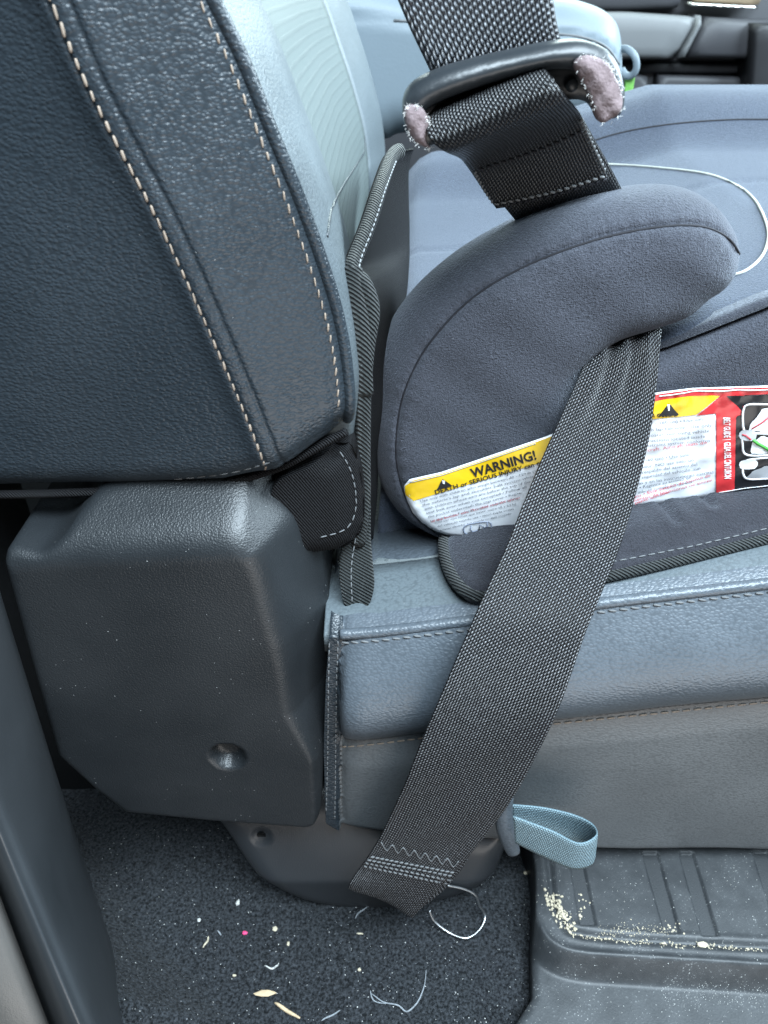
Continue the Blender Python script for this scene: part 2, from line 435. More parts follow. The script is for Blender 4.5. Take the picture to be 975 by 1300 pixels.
M['thread_dark'] = plain('dark_thread', (0.012, 0.012, 0.016), 0.7, 0.3)
M['thread_dim'] = plain('dim_thread', (0.14, 0.145, 0.15), 0.6, 0.3, 3000)
M['black'] = plain('matt_black', (0.008, 0.009, 0.010), 0.8, 0.2)
M['cream'] = plain('cream_piping', (0.42, 0.43, 0.39), 0.6, 0.3)
M['steel'] = NB('bright_steel', (0.50, 0.52, 0.54), 0.38).m; M['steel'].node_tree.nodes['Principled BSDF'].inputs['Metallic'].default_value = 1.0
M['bracket'] = plastic('painted_bracket', (0.026, 0.029, 0.033), 1800, 0.00004, 0.36, 0.03)
M['felt'] = plain('mauve_felt', (0.20, 0.155, 0.16), 0.95, 0.1, 900, 0.0008)
M['fray'] = plain('frayed_white', (0.72, 0.71, 0.69), 0.9, 0.1)
M['crumb'] = plain('cream_crumb', (0.50, 0.44, 0.33), 0.9, 0.2, 900)
M['crumb_white'] = plain('white_crumb', (0.50, 0.50, 0.48), 0.9, 0.2, 900)
M['lint'] = plain('grey_lint', (0.24, 0.26, 0.28), 0.9, 0.1)
M['straw'] = plain('dry_straw', (0.55, 0.42, 0.27), 0.8, 0.2, 700)
M['pink'] = plain('pink_crumb', (0.65, 0.06, 0.18), 0.7, 0.3)
M['green'] = plain('green_tag', (0.14, 0.34, 0.07), 0.6, 0.3)

def carpet_mat():
    s = NB('dark_blue_carpet', (0.02, 0.024, 0.03), 0.95, 0.15); v = s.co()
    n = s.noise(v, 620, 3, 0.7); e = s.voro(v, 520)
    c = s.mix(s.fac(n, 0.38, 0.68), (0.004, 0.005, 0.006), (0.050, 0.055, 0.062))
    c = s.specks(c, (0.5, 0.52, 0.54), 420, 0.10, 0.75); s.color(c)
    s.bump(s.math('SUBTRACT', n, s.math('MULTIPLY', e, 0.8)), 1.0, 0.0015)
    s.b.inputs['Sheen Weight'].default_value = 0.04
    return s.m
M['carpet'] = carpet_mat()
def liner_mat():
    s = NB('grey_rubber_liner', (0.06, 0.068, 0.074), 0.5, 0.45); v = s.co()
    d = s.noise(v, 60, 4, 0.65); fine = s.noise(v, 900, 2)
    c = s.mix(s.fac(d, 0.35, 0.75), (0.028, 0.031, 0.034), (0.055, 0.059, 0.063))
    c = s.mix(s.math('MULTIPLY', s.fac(fine, 0.62, 0.74), s.fac(d, 0.45, 0.65, 0.0, 0.55)), c, (0.42, 0.43, 0.43))
    c = s.specks(c, (0.6, 0.58, 0.52), 500, 0.12, 0.8); s.color(c); s.bump(fine, 0.5, 0.0002)
    return s.m
M['liner'] = liner_mat()
def perforated(name, col):
    s = NB(name, col, 0.5, 0.4); sx = s.n('SeparateXYZ'); s.lk(s.tc.outputs['UV'], sx.inputs[0])
    a = s.math('SINE', s.math('MULTIPLY', sx.outputs[0], 2 * math.pi / 0.006)); b = s.math('SINE', s.math('MULTIPLY', sx.outputs[1], 2 * math.pi / 0.0034))
    f = s.fac(s.math('ADD', a, s.math('MULTIPLY', b, 0.7)), 0.7, 1.4)
    c = s.mix(f, col, tuple(x * 0.80 for x in col)); s.color(c); s.bump(f, 0.5, -0.0004)
    return s.m
M['perf'] = perforated('perforated_insert', (0.098, 0.120, 0.120))
M['perf_top'] = perforated('perforated_top', (0.075, 0.09, 0.095))
def vinyl(name, col, rough=0.5):
    s = NB(name, col, rough, 0.4); n = s.noise(s.co(), 500, 3); s.bump(n, 0.5, 0.0003)
    s.color(s.mix(s.noise(s.co(), 12, 3), tuple(x * 0.9 for x in col), tuple(x * 1.1 for x in col))); return s.m
M['vinyl'] = vinyl('pale_blue_vinyl', (0.15, 0.185, 0.21))
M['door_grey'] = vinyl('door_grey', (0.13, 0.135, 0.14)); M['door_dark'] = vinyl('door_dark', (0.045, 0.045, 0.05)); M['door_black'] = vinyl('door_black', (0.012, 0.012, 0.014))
M['wood'] = plain('brown_outdoors', (0.16, 0.12, 0.08), 0.8, 0.2, 60)
M['chrome'] = NB('chrome_strip', (0.8, 0.78, 0.74), 0.2).m; M['chrome'].node_tree.nodes['Principled BSDF'].inputs['Metallic'].default_value = 1.0
def gloss(name, col, rough=0.28):
    s = NB(name, col, rough, 0.5); n = s.noise(s.co(), 90, 3); s.bump(n, 0.35, 0.0012); return s.m
M['lab_white'] = gloss('label_white', (0.72, 0.73, 0.76)); M['lab_yellow'] = gloss('label_yellow', (0.80, 0.50, 0.012)); M['lab_red'] = gloss('label_red', (0.62, 0.035, 0.04)); M['lab_black'] = gloss('label_black', (0.012, 0.012, 0.014))
M['ink'] = NB('black_ink', (0.015, 0.015, 0.016), 0.5).m; M['ink_grey'] = NB('grey_ink', (0.13, 0.14, 0.17), 0.5).m; M['ink_red'] = NB('red_ink', (0.60, 0.07, 0.09), 0.5).m; M['ink_white'] = NB('white_ink', (0.75, 0.75, 0.76), 0.45).m
M['ink_pale'] = NB('pale_grey_ink', (0.42, 0.43, 0.45), 0.5).m; M['ink_green'] = NB('green_ink', (0.10, 0.45, 0.08), 0.5).m; M['ink_blue'] = NB('blue_grey_ink', (0.22, 0.25, 0.33), 0.5).m

# ================================================================== SETTING
# carpet: one sheet, pile as real unevenness, swept up at the left towards the sill
xs = np.linspace(-0.34, 0.16, 330); ys = np.linspace(-0.16, 0.42, 300)
X, Y = np.meshgrid(xs, ys)
Z = rng.normal(0, 0.00035, X.shape) + 0.002 * np.sin(X * 23 + 1) * np.cos(Y * 19)
ec = np.array([tuple(pz(x, y, 0.0))[:2] for x, y in [(60, 980), (125, 1060), (200, 1190), (310, 1300)]]); ec = ec[np.argsort(ec[:, 1])]
edgeL = np.interp(Y, ec[:, 1], ec[:, 0])
Z = Z + 0.035 * np.clip((edgeL - X) / 0.06, 0, 1) ** 1.4
crp = sheet('carpet', np.stack([X, Y, Z], 2), M['carpet']); tag(crp, kind='structure')
# dark rear wall of the cabin behind and under the seat
wl = mesh('rear_wall', [(-0.34, -0.3, -0.05), (-0.34, 1.3, -0.05), (-0.36, 1.3, 1.0), (-0.36, -0.3, 1.0), (-0.38, -0.3, -0.05), (-0.38, 1.3, -0.05), (-0.4, 1.3, 1.0), (-0.4, -0.3, 1.0)],
          [[0, 1, 2, 3], [7, 6, 5, 4], [0, 3, 7, 4], [1, 5, 6, 2], [3, 2, 6, 7], [0, 4, 5, 1]], M['black'], smooth=False); tag(wl, kind='structure')
fl = mesh('cab_floor', [(-0.4, -0.2, -0.02), (1.3, -0.2, -0.02), (1.3, 1.4, -0.02), (-0.4, 1.4, -0.02)], [[0, 1, 2, 3]], M['black'], smooth=False); tag(fl, kind='structure')

box('gap_darkening_panel', -0.345, at(105, 900, 0.11).x, 0.112, 0.122, -0.01, 0.40, M['black'], None, 0.0)['kind'] = 'structure'  # black panel added so the gap beside the hinge cover stays dark
# ================================================================== CAR SEAT
base = at(430, 1045, 0.05)
seat = empty('car_seat', (base.x, 0.05, 0.0), 'dark blue-grey leather rear car seat with tan stitching, under the child booster', 'car seat')

# ---- backrest side
YB = 0.045
pip_px = [(205, -110), (235, -70), (265, 0), (301, 75), (340, 170), (380, 268), (414, 365), (430, 425), (438, 475), (441, 515), (437, 545)]
out_px = pip_px + [(418, 556), (392, 570), (355, 590), (285, 609), (150, 621), (0, 627), (-130, 628), (-130, -110)]
seam_px = [(35, -110), (52, -70), (84, 0), (122, 90), (165, 175), (206, 250), (252, 345), (298, 450), (328, 520), (356, 592), (362, 612)]
seamB = crom(axz(seam_px, 0.033), 6)
botB = axz([(437, 545), (418, 556), (392, 570), (355, 590), (285, 609), (150, 621), (0, 627), (-130, 628)], YB)
pipB = crom(axz(pip_px, YB), 6)
def back_y(Q, D):
    d, side, _, _ = pdist(Q, seamB); s = d * np.where(side > 0, -1, 1)     # s > 0 right of the seam
    y = np.full(len(Q), 0.034)
    y += np.where(s > 0, 0.26 * s + 1.6 * s * s, 0)
    y += np.where(s < 0, 0.010 * (1 - np.exp(s / 0.05)) , 0)
    y += 0.0011 * gau(d, 0.0008) - 0.0014 * gau(s + 0.0055, 0.0045) - 0.0005 * gau(s - 0.004, 0.004) + 0.0008 * gau(s + 0.0058, 0.0007)
    db = pdist(Q, botB)[0]; y += 0.012 * fil(db, 0.014) + 0.0010 * gau(db - 0.004, 0.0012)
    dp = pdist(Q, pipB)[0]; y += 0.003 * fil(dp, 0.005) + 0.0007 * gau(dp - 0.0044, 0.0008)
    y += 0.0008 * np.sin(Q[:, 0] * 40 + Q[:, 1] * 25)
    return y
ol = np.vstack([crom(axz(pip_px, YB), 5)[:-1], axz(out_px[len(pip_px) - 1:], YB)])
backrest = relief('backrest', ol, back_y, 0.0021, M['leather'], seat, back=0.14, lines=(seamB, seamB + np.array([-0.0054, -0.0018])))
Bb = bvh(backrest)
# stitches of the seams
st_px = [(x - 18, y + 4) for x, y in seam_px[1:-1]]
stitches(hits(Bb, st_px, 0.0002), 0.0035, 0.0008, 0.00058, M['thread'], backrest, tilt=0.18)
st2_px = [(x - 11, y + 3) for x, y in pip_px[1:-1]]
stitches(hits(Bb, st2_px, 0.0002), 0.0030, 0.0013, 0.0004, M['thread'], backrest, tilt=0.25)
stb_px = [(20, 618), (150, 613), (280, 602), (345, 586)]
stitches(hits(Bb, stb_px, 0.0001), 0.0038, 0.0014, 0.0004, M['thread_dim'], backrest, 'bottom_stitching', True)
# edge piping
pq = crom(axz(pip_px, YB), 6); py_ = back_y(pq, np.zeros(len(pq))); pp = np.stack([pq[:, 0] + 0.0008, py_ - 0.0004, pq[:, 1]], 1); tube('piping', pp, 0.0024, M['leather'], backrest, 10)
bp = hits(Bb, [(350, 594), (392, 572), (425, 552), (440, 540)], 0.0008); 
pb = np.array([tuple(at(x, y, 0.047)) for x, y in crom([(-130, 628), (0, 628), (150, 623), (285, 611), (352, 594), (390, 575), (420, 558), (440, 548)], 5)]); tube('lower_piping', pb, 0.0019, M['twill'], backrest, 8)

# ---- backrest front: bolster, recessed perforated insert, far bolster
pf = resample(crom([(p[0] - 0.001, p[1] + 0.002, p[2]) for p in pp[::6][:-1]] + [tuple(at(443, 575, 0.066)), tuple(at(446, 640, 0.07))], 6), 0.004)
ws = np.concatenate([np.linspace(0, 0.03, 8), np.linspace(0.038, 0.30, 50), np.linspace(0.31, 0.56, 26)])
prof = np.interp(ws, [0, 0.006, 0.02, 0.05, 0.085, 0.10, 0.16, 0.30, 0.40, 0.44, 0.50, 0.56], [0, 0.0025, 0.0045, 0.005, 0.003, -0.003, -0.006, -0.006, 0.0, 0.014, 0.016, 0.0])
k_ = np.ones(5) / 5; prof = np.convolve(np.pad(prof, 2, 'edge'), k_, 'valid'); prof[0] = 0
G = np.zeros((len(pf), len(ws), 3)); U = np.zeros((len(pf), len(ws), 2))
sarc = np.concatenate([[0], np.cumsum(np.linalg.norm(np.diff(pf, axis=0), axis=1))])
for i, p in enumerate(pf):
    G[i, :, 0] = p[0] + prof; G[i, :, 1] = p[1] + ws; G[i, :, 2] = p[2]; U[i, :, 0] = sarc[i]; U[i, :, 1] = ws
ins = (ws > 0.088) & (ws < 0.405); i0, i1 = np.where(ins)[0][[0, -1]]
b1 = sheet('bolster', G[:, :i0 + 1], M['leather_light'], backrest, U[:, :i0 + 1], 0.012, (-1, 0, 0))
b2 = sheet('insert', G[:, i0:i1 + 1], M['perf'], backrest, U[:, i0:i1 + 1], 0.012, (-1, 0, 0))
sheet('bolster', G[:, i1:], M['leather_light'], backrest, U[:, i1:], 0.012, (-1, 0, 0))

isp = hits(bvh(b1, b2), [(415, -40), (442, 40), (458, 130), (463, 185), (455, 205), (436, 235), (421, 265), (415, 300)], 0.0, 8)
tube('insert_seam', isp, 0.0007, M['leather'], backrest, 6)

# ---- black fabric flap below the backrest corner
fo = axz([(352, 596), (392, 574), (425, 556), (445, 556), (455, 580), (462, 620), (462, 655), (452, 676), (430, 688), (400, 690), (370, 692), (345, 660)], 0.06)
fl_e = axz([(425, 556), (445, 556), (455, 580), (462, 620), (462, 655), (452, 676), (430, 688), (400, 690)], 0.06)
def flap_y(Q, D):
    d = pdist(Q, fl_e)[0]; return 0.047 + 0.010 * fil(d, 0.014) + 0.0009 * gau(d - 0.0035, 0.001) - 0.001 * np.sin(Q[:, 0] * 130)
flap = relief('lower_flap', crom(fo, 4, True), flap_y, 0.0018, M['twill'], seat, back=0.085)
stitches(hits(bvh(flap), [(430, 572), (444, 595), (451, 625), (450, 652), (438, 672), (405, 682)], 0.0003), 0.0028, 0.0014, 0.0003, M['thread_dim'], flap, 'flap_stitching', True)

# ---- hinge cover
HY = 0.052
top_e = [(4, 708), (12, 699), (55, 694), (82, 674), (104, 648), (135, 628), (240, 610), (320, 612), (362, 628)]
rt_e = [(362, 628), (388, 655), (399, 700), (408, 760), (415, 800), (414, 880), (410, 960), (407, 1030), (403, 1046)]
bt_e = [(403, 1046), (390, 1050), (270, 1041), (160, 1030), (120, 1000), (74, 958)]
lf_e = [(74, 958), (40, 840), (4, 708)]
r_top = [4, 5, 10, 18, 24, 26, 26, 26, 26]; d_top = [4, 6, 14, 24, 30, 32, 32, 32, 32]
r_rt = [26, 24, 22, 21, 20.5, 17, 5, 3, 3]; d_rt = [32, 34, 34, 34, 34, 30, 9, 4, 4]
HYf = 0.022
def hpts(px, y): return axz(px, y)
def lerpY(e):  # outline depth follows the fillet depth so that the silhouette sits where it is traced
    return e
outs = []
for e, dd in ((top_e, d_top), (rt_e, d_rt), (bt_e, [4] * 6), (lf_e, [4] * 3)):
    outs.append(np.array([(lambda v: (v.x, v.z))(at(p[0], p[1], HYf + dd[i] * 0.001 * 0.5)) for i, p in enumerate(e)]))
outs = [crom(o, 5) if k < 2 else o for k, o in enumerate(outs)]
def up(a, n): return np.interp(np.linspace(0, len(a) - 1, n), np.arange(len(a)), a)
dim_c = axz([(289, 961)], HYf)[0]
rt_at = np.stack([up(r_rt, len(outs[1])), up(d_rt, len(outs[1]))], 1) * 0.001; tp_at = np.stack([up(r_top, len(outs[0])), up(d_top, len(outs[0]))], 1) * 0.001
shelf = axz([(-30, 712), (8, 709), (60, 703), (200, 697), (310, 692), (345, 704), (420, 740)], HYf)
def hinge_y(Q, D):
    d1, _, a1, _ = pdist(Q, outs[0], tp_at); d2, _, a2, _ = pdist(Q, outs[1], rt_at); d3 = pdist(Q, np.vstack([outs[2], outs[3]]))[0]
    su = Q[:, 1] - np.interp(Q[:, 0], shelf[:, 0], shelf[:, 1]); w_ = 0.0085; f1 = 1.5 * np.where(su < -w_, 0, np.where(su < w_, (su + w_) ** 2 / (4 * w_), su)) + 0.003 * fil(d1, 0.003); f2 = a2[:, 1] * cham(d2, a2[:, 0] * 0.88, 0.32) + 0.003 * fil(d2, 0.003); f3 = 0.004 * fil(d3, 0.004)
    y = HYf + np.sqrt(f1 ** 2 + f2 ** 2 + f3 ** 2)
    q = Q - dim_c; rr = np.sqrt((q[:, 0] / 0.0088) ** 2 + (q[:, 1] / 0.0098) ** 2)
    y += 0.008 * (1 - sstep(0.74, 1.0, rr))
    return y + 0.0035 * (Q[:, 0] - Q[:, 0].mean()) / 0.06 * 0 
hol = np.vstack([outs[0][:-1], outs[1][:-1], outs[2][:-1], outs[3][:-1]])
hinge = relief('hinge_cover', hol, hinge_y, 0.0018, M['plastic'], seat, back=0.105)
tag(hinge, 'grained black plastic hinge cover with a round dimple')

# ---- cushion side
mid_px = [(433, 941), (480, 937), (600, 922), (770, 905), (975, 884), (1120, 870)]
top_px = [(432, 806), (480, 803), (600, 789), (770, 766), (975, 742), (1120, 726)]
midS = axz(mid_px, 0.03); topS = axz(top_px, 0.03)
cu_px = [(418, 806)] + top_px + [(1120, 1100), (975, 1097), (850, 1093), (760, 1090), (700, 1086), (640, 1077), (560, 1068), (480, 1060), (430, 1050), (414, 1040), (411, 950), (414, 860)]
botS = axz([(1120, 1100), (975, 1097), (850, 1093), (760, 1090), (700, 1086), (640, 1077), (560, 1068), (480, 1060), (430, 1050)], 0.035)
guS = axz([(434, 806), (432, 860), (432, 960), (431, 1048)], 0.03)
def cush_y(Q, D):
    dm, sm, _, _ = pdist(Q, midS); dt = pdist(Q, topS)[0]; s = dm * np.where(sm > 0, -1, 1)  # s>0 above the seam
    t = np.clip(dt / (dt + dm + 1e-9), 0, 1)
    above = s > 0
    y = np.full(len(Q), 0.031)
    y += np.where(above, -0.017 * np.sin(math.pi * np.clip(t, 0, 1) ** 1.25) ** 0.85 + 0.004 * (1 - t), 0)
    y += np.where(~above, -0.004 * (1 - np.exp(-dm / 0.012)) + 0.10 * np.maximum(dm - 0.02, 0), 0)
    y += 0.0018 * gau(dm, 0.0012) + 0.0005 * gau(s + 0.0030, 0.0008) + 0.004 * fil(dt, 0.004)
    db = pdist(Q, botS)[0]; y += 0.010 * fil(db, 0.010)
    dg, sg, _, _ = pdist(Q, guS); y += 0.0022 * gau(dg, 0.0012); left = Q[:, 0] < np.interp(Q[:, 1], guS[::-1, 1], guS[::-1, 0])
    y = np.where(left, 0.031 + 0.0015 * gau(dg, 0.001), y * 1.0 + 0.006 * fil(dg, 0.012))
    y += 0.0006 * np.sin(Q[:, 0] * 55) * np.cos(Q[:, 1] * 70)
    return y
cushion = relief('cushion', axz(cu_px, 0.033), cush_y, 0.0021, M['leather_up'], seat, back=0.12, lines=(crom(midS, 6),))
cushion.data.materials.append(M['leather_low'])
cushion.data.materials.append(M['leather'])
cen = np.array([(p.center[0], p.center[2]) for p in cushion.data.polygons]); dm, sm, _, _ = pdist(cen, midS)
gx = np.interp(cen[:, 1], guS[::-1, 1], guS[::-1, 0])
cushion.data.polygons.foreach_set('material_index', [2 if c[0] < g else (1 if s > 0 else 0) for c, g, s in zip(cen, gx, sm)])
Cb = bvh(cushion)
tube('welt', np.array([tuple(at(x, y - 1, 0.034)) for x, y in crom(top_px, 6)]), 0.0026, M['leather_up'], cushion, 10)
stitches(hits(Cb, [(x, y + 10) for x, y in top_px], 0.0003), 0.0036, 0.0012, 0.00055, M['thread_dim'], cushion, 'top_stitching', True, 0.3)
stitches(hits(Cb, [(x, y + 7) for x, y in mid_px], 0.0002), 0.0038, 0.0014, 0.00045, M['thread'], cushion, 'seam_stitching', True)
stitches(hits(Cb, [(429, 812), (427, 870), (426, 960), (425, 1040)], 0.0003), 0.0030, 0.0012, 0.00035, M['thread_dim'], cushion, 'side_stitching', True)
stitches(hits(Cb, [(418, 815), (417, 870), (416, 960), (414, 1030)], 0.0003), 0.0030, 0.0012, 0.00035, M['thread_dim'], cushion, 'side_stitching', True)
# cushion top: smooth border and perforated middle
tw = np.array([tuple(at(x, y - 1, 0.036)) for x, y in crom([(411, 808)] + top_px, 6)])
wy = np.concatenate([np.linspace(0, 0.012, 5), np.linspace(0.016, 0.60, 60)])
G = np.zeros((len(tw), len(wy), 3)); U = np.zeros((len(tw), len(wy), 2))
for i, p in enumerate(tw):
    G[i, :, 0] = p[0]; G[i, :, 1] = p[1] + wy; G[i, :, 2] = p[2] + 0.0035 * np.sin(np.clip(wy / 0.02, 0, 1) * math.pi / 2) - 0.05 * np.clip(wy - 0.03, 0, 0.2) - 0.0016 * gau(wy - 0.043, 0.0016)
    U[i, :, 0] = p[0]; U[i, :, 1] = wy
kk = int(np.argmin(abs(wy - 0.043)))
cushion_top = sheet('top_panel', G[:, :kk + 1], M['leather_light'], cushion, U[:, :kk + 1], 0.01)
cushion_ins = sheet('top_insert', G[:, kk:], M['perf_top'], cushion, U[:, kk:], 0.01)
# inner body of the cushion so that nothing shows through from the side
box('cushion_base', -0.03, 0.4, 0.06, 0.62, 0.07, 0.215, M['black'], seat, 0.01)

# ---- painted bracket below
br_px = [(262, 1044), (330, 1036), (420, 1030), (520, 1040), (600, 1060), (645, 1062), (640, 1090), (610, 1118), (560, 1136), (500, 1148), (440, 1146), (380, 1134), (330, 1108), (290, 1075)]
brO = axz(br_px, 0.036); hc = axz([(331, 1066)], 0.036)[0]
def br_y(Q, D):
    y = 0.027 + 0.35 * np.clip(Q[:, 1] - 0.03, 0, 1) + 0.012 * fil(D, 0.016); rr = np.linalg.norm(Q - hc, axis=1)
    return y + 0.0016 * (1 - sstep(0.004, 0.0058, rr))
bracket = relief('seat_bracket', crom(brO, 4, True), br_y, 0.002, M['bracket'], seat, back=0.16)
hp = Vector((hc[0], float(br_y(np.array([hc]), np.array([0.05]))[0]) - 0.0004, hc[1])); 
V, F = [], []
for k in range(16):
    a = 2 * math.pi * k / 16; V += [(hp.x + 0.0026 * math.cos(a), hp.y, hp.z + 0.0026 * math.sin(a)), (hp.x + 0.0026 * math.cos(a), hp.y + 0.006, hp.z + 0.0026 * math.sin(a))]
for k in range(16): l = (k + 1) % 16; F.append([2 * k, 2 * l, 2 * l + 1, 2 * k + 1])
F.append([2 * k for k in range(16)]); mesh('bolt_hole', V, F, M['black'], bracket)

# ---- blue-grey pull strap and its sleeve
sl = np.array([tuple(at(x, y, 0.012)) for x, y in crom([(643, 1012), (640, 1030), (641, 1050), (648, 1072), (652, 1082)], 5)])
tube('strap_sleeve', sl, [0.0035 + 0.0012 * math.sin(math.pi * i / (len(sl) - 1)) for i in range(len(sl))], M['leather_up'], seat, 12, flat=0.7)
topE = [(650, 1021, .016), (690, 1025, .016), (728, 1034, .014), (752, 1046, .008), (757, 1060, .000), (735, 1070, -.005), (700, 1054, -.003), (652, 1036, .002)]
botE = [(652, 1056, .018), (690, 1058, .018), (728, 1068, .016), (750, 1080, .010), (752, 1097, .002), (728, 1103, -.003), (690, 1088, -.001), (654, 1070, .004)]
strap = ribbon('pull_strap', [at(*p) for p in topE], [at(*p) for p in botE], M['web_blue'], seat, 10, 0.0012, 8)
tag(strap, 'pale blue webbing pull loop')

# ================================================================== PILLAR TRIM (left foreground)
rowsP = [(560, [(-60, 0.030), (-62, 0.010), (-150, -0.030), (-178, -0.038), (-190, -0.040), (-206, -0.038), (-216, -0.030), (-224, -0.030), (-232, -0.040), (-330, -0.044)]),
         (760, [(0, 0.030), (-3, 0.010), (-85, -0.030), (-112, -0.038), (-122, -0.040), (-136, -0.038), (-146, -0.030), (-152, -0.030), (-160, -0.040), (-260, -0.044)]),
         (1060, [(96, 0.030), (90, 0.010), (32, -0.030), (8, -0.038), (-2, -0.040), (-16, -0.038), (-28, -0.030), (-33, -0.030), (-40, -0.040), (-140, -0.044)]),
         (1300, [(176, 0.030), (166, 0.010), (130, -0.030), (108, -0.038), (98, -0.040), (80, -0.038), (64, -0.030), (58, -0.030), (50, -0.040), (-60, -0.044)]),
         (1480, [(240, 0.030), (232, 0.010), (205, -0.030), (184, -0.038), (174, -0.040), (154, -0.038), (136, -0.030), (130, -0.030), (122, -0.040), (0, -0.044)])]
YS = {560: 0.0, 760: 0.0, 1060: -0.012, 1300: -0.045, 1480: -0.062}
rowsP = [(py, [(x, max(y, 0.012 if x > -9999 and k else y) if False else y + YS[py]) for k, (x, y) in enumerate(cs)]) for py, cs in rowsP]
cols = []
for j in range(10):
    cols.append(crom([tuple(at(cs[j][0], py, cs[j][1])) for py, cs in rowsP], 8))
cols = np.array(cols)                      # cols x rows x 3
rowsG = np.array([crom(cols[:, i], 5) for i in range(cols.shape[1])])
pillar = empty('pillar_trim', tuple(rowsG[-1, 0]), 'dark grey plastic door pillar trim at the lower left edge of the photo', 'pillar trim')
cut = 8 * 5
sheet('pillar_cover', rowsG[:, :7 * 5 + 1], M['trim'], pillar, None, 0.004, (-0.5, 0.8, 0))
sheet('sill_panel', rowsG[:, 7 * 5:], M['trim_light'], pillar, None, 0.004, (-0.5, 0.8, 0))

# ================================================================== FLOOR LINER (bottom right)
ZL = 0.030
rim_px = [(668, 1060), (676, 1100), (680, 1150), (688, 1178), (704, 1197), (735, 1208), (800, 1213), (900, 1219), (1010, 1226), (1120, 1233)]
rim = crom(np.array([(lambda v: (v.x, v.y))(pz(x, y, ZL)) for x, y in rim_px]), 6)
edge_px = [(664, 1060), (676, 1100), (678, 1150), (676, 1200), (677, 1260), (672, 1340)]
lin_ol = np.array([(lambda v: (v.x, v.y))(pz(x, y, 0.02)) for x, y in edge_px] + [(lambda v: (v.x, v.y))(pz(x, y, 0.02)) for x, y in [(1140, 1345), (1140, 1030), (900, 1020), (660, 1025)]])
gro = crom(np.array([(lambda v: (v.x, v.y))(pz(x, y, ZL)) for x, y in [(692, 1060), (698, 1100), (703, 1150), (714, 1172), (732, 1184), (800, 1192), (900, 1198), (1010, 1204), (1120, 1210)]]), 6)
slots_px = [[(722, 1085), (739, 1085), (757, 1174), (736, 1174)], [(815, 1082), (835, 1082), (864, 1185), (844, 1185)], [(862, 1082), (880, 1082), (912, 1188), (891, 1188)], [(955, 1080), (975, 1080), (1012, 1194), (990, 1194)]]
slots = [np.array([(lambda v: (v.x, v.y))(pz(x, y, ZL)) for x, y in q]) for q in slots_px]
def liner_z(Q, D):
    d, s, _, _ = pdist(Q, rim); sd = d * s                         # >0 outside (towards the camera)?
    ref = np.array([(lambda v: (v.x, v.y))(pz(900, 1150, ZL))]); sg = pdist(ref, rim)[1][0]; sd = -sd * sg   # >0 outside
    z = ZL - 0.014 * sstep(0.000, 0.010, sd) - 0.0008 * sstep(0.004, 0.05, sd)
    z += 0.0016 * gau(sd - 0.0005, 0.0018)
    dg = pdist(Q, gro)[0]; z -= 0.0024 * gau(dg, 0.0016)
    z += 0.0006 * gau(dg - 0.004, 0.0015)
    for q in slots:
        qc = np.vstack([q, q[:1]]); dd = pdist(Q, qc)[0]; ins_ = inside(Q, q)
        z -= 0.0022 * sstep(-0.0005, 0.0008, np.where(ins_, dd, -dd)) - 0.0003 * gau(np.where(ins_, 1, dd) - 0.0012, 0.0006)
    z -= 0.004 * fil(D, 0.005)
    return z
liner = empty('floor_liner', (0.1, 0.0, 0.0), 'grey rubber floor liner with grooves and crumbs, under the seat edge', 'floor liner')
lin = relief('liner_tray', crom(lin_ol, 3, True), liner_z, 0.0012, M['liner'], liner, back=0.001, axis='z', rings=(0.0005, 0.0015, 0.003))
M['slot'] = plastic('dark_rubber_strip', (0.028, 0.031, 0.034), 1500, 0.0001, 0.6, 0.08)
for q in slots:
    c = q.mean(0); qi = c + (q - c) * np.array([0.86, 0.985]); V = [(p[0], p[1], ZL - 0.0019) for p in qi] + [(p[0], p[1], ZL - 0.004) for p in qi]
    mesh('groove_strip', V, [[0, 1, 2, 3], [7, 6, 5, 4]] + [[i, (i + 1) % 4, (i + 1) % 4 + 4, i + 4] for i in range(4)], M['slot'], liner, False)
Lb = bvh(lin)

# ================================================================== SEAT PROTECTOR MAT
prot = empty('seat_protector', (0.06, 0.1, 0.24), 'black padded seat protector mat with ribbed binding, under and behind the booster', 'seat protector')
ZP = 0.242
mp_px = [(572, 672), (567, 692), (574, 722), (590, 746), (610, 754), (660, 749), (770, 729), (860, 709), (975, 681), (1120, 646)]
def zmat(px): return 0.2475 + 0.0
def pmat(x, y):
    z = ZP
    for _ in range(5): v = pz(x, y, z); z = ZP + 0.15 * max(0, v.x - 0.03)
    return (v.x, v.y)
ol2 = [pmat(x, y - 6) for x, y in mp_px]
far = [(ol2[-1][0], 0.50), (ol2[0][0], 0.50)]
P2 = np.vstack([crom(np.array(ol2), 4), far])
edge2 = crom(np.array(ol2), 4)
crs = [np.array([(lambda v: (v.x, v.y))(pz(x, y, ZP)) for x, y in q]) for q in ([(805, 640), (828, 668), (850, 702)], [(850, 640), (872, 662), (893, 688)])]
def prot_z(Q, D):
    d = pdist(Q, edge2)[0]
    z = ZP + 0.15 * np.clip(Q[:, 0] - 0.03, 0, 1) - 0.004 * fil(d, 0.006) - 0.0012 * gau(d - 0.0062, 0.0012) + 0.0012 * sstep(0.007, 0.02, d)
    z += 0.0016 * np.sin(np.clip((d - 0.007) / 0.03, 0, 1) * math.pi)
    for c in crs: dc = pdist(Q, c)[0]; z += -0.0030 * gau(dc, 0.0014) + 0.0008 * gau(dc - 0.005, 0.003)
    return z
pad = relief('base_pad', P2, prot_z, 0.003, M['knit_dark'], prot, back=0.234, axis='z')
b3 = np.array([(p[0], p[1], prot_z(np.array([p]), np.array([0.01]))[0] - 0.0008) for p in edge2])
tube('binding', b3 + np.array([0, 0.002, 0]), 0.0042, M['bind'], prot, 10, flat=0.75, nrm=(0, 0, 1))
Pb = bvh(pad)
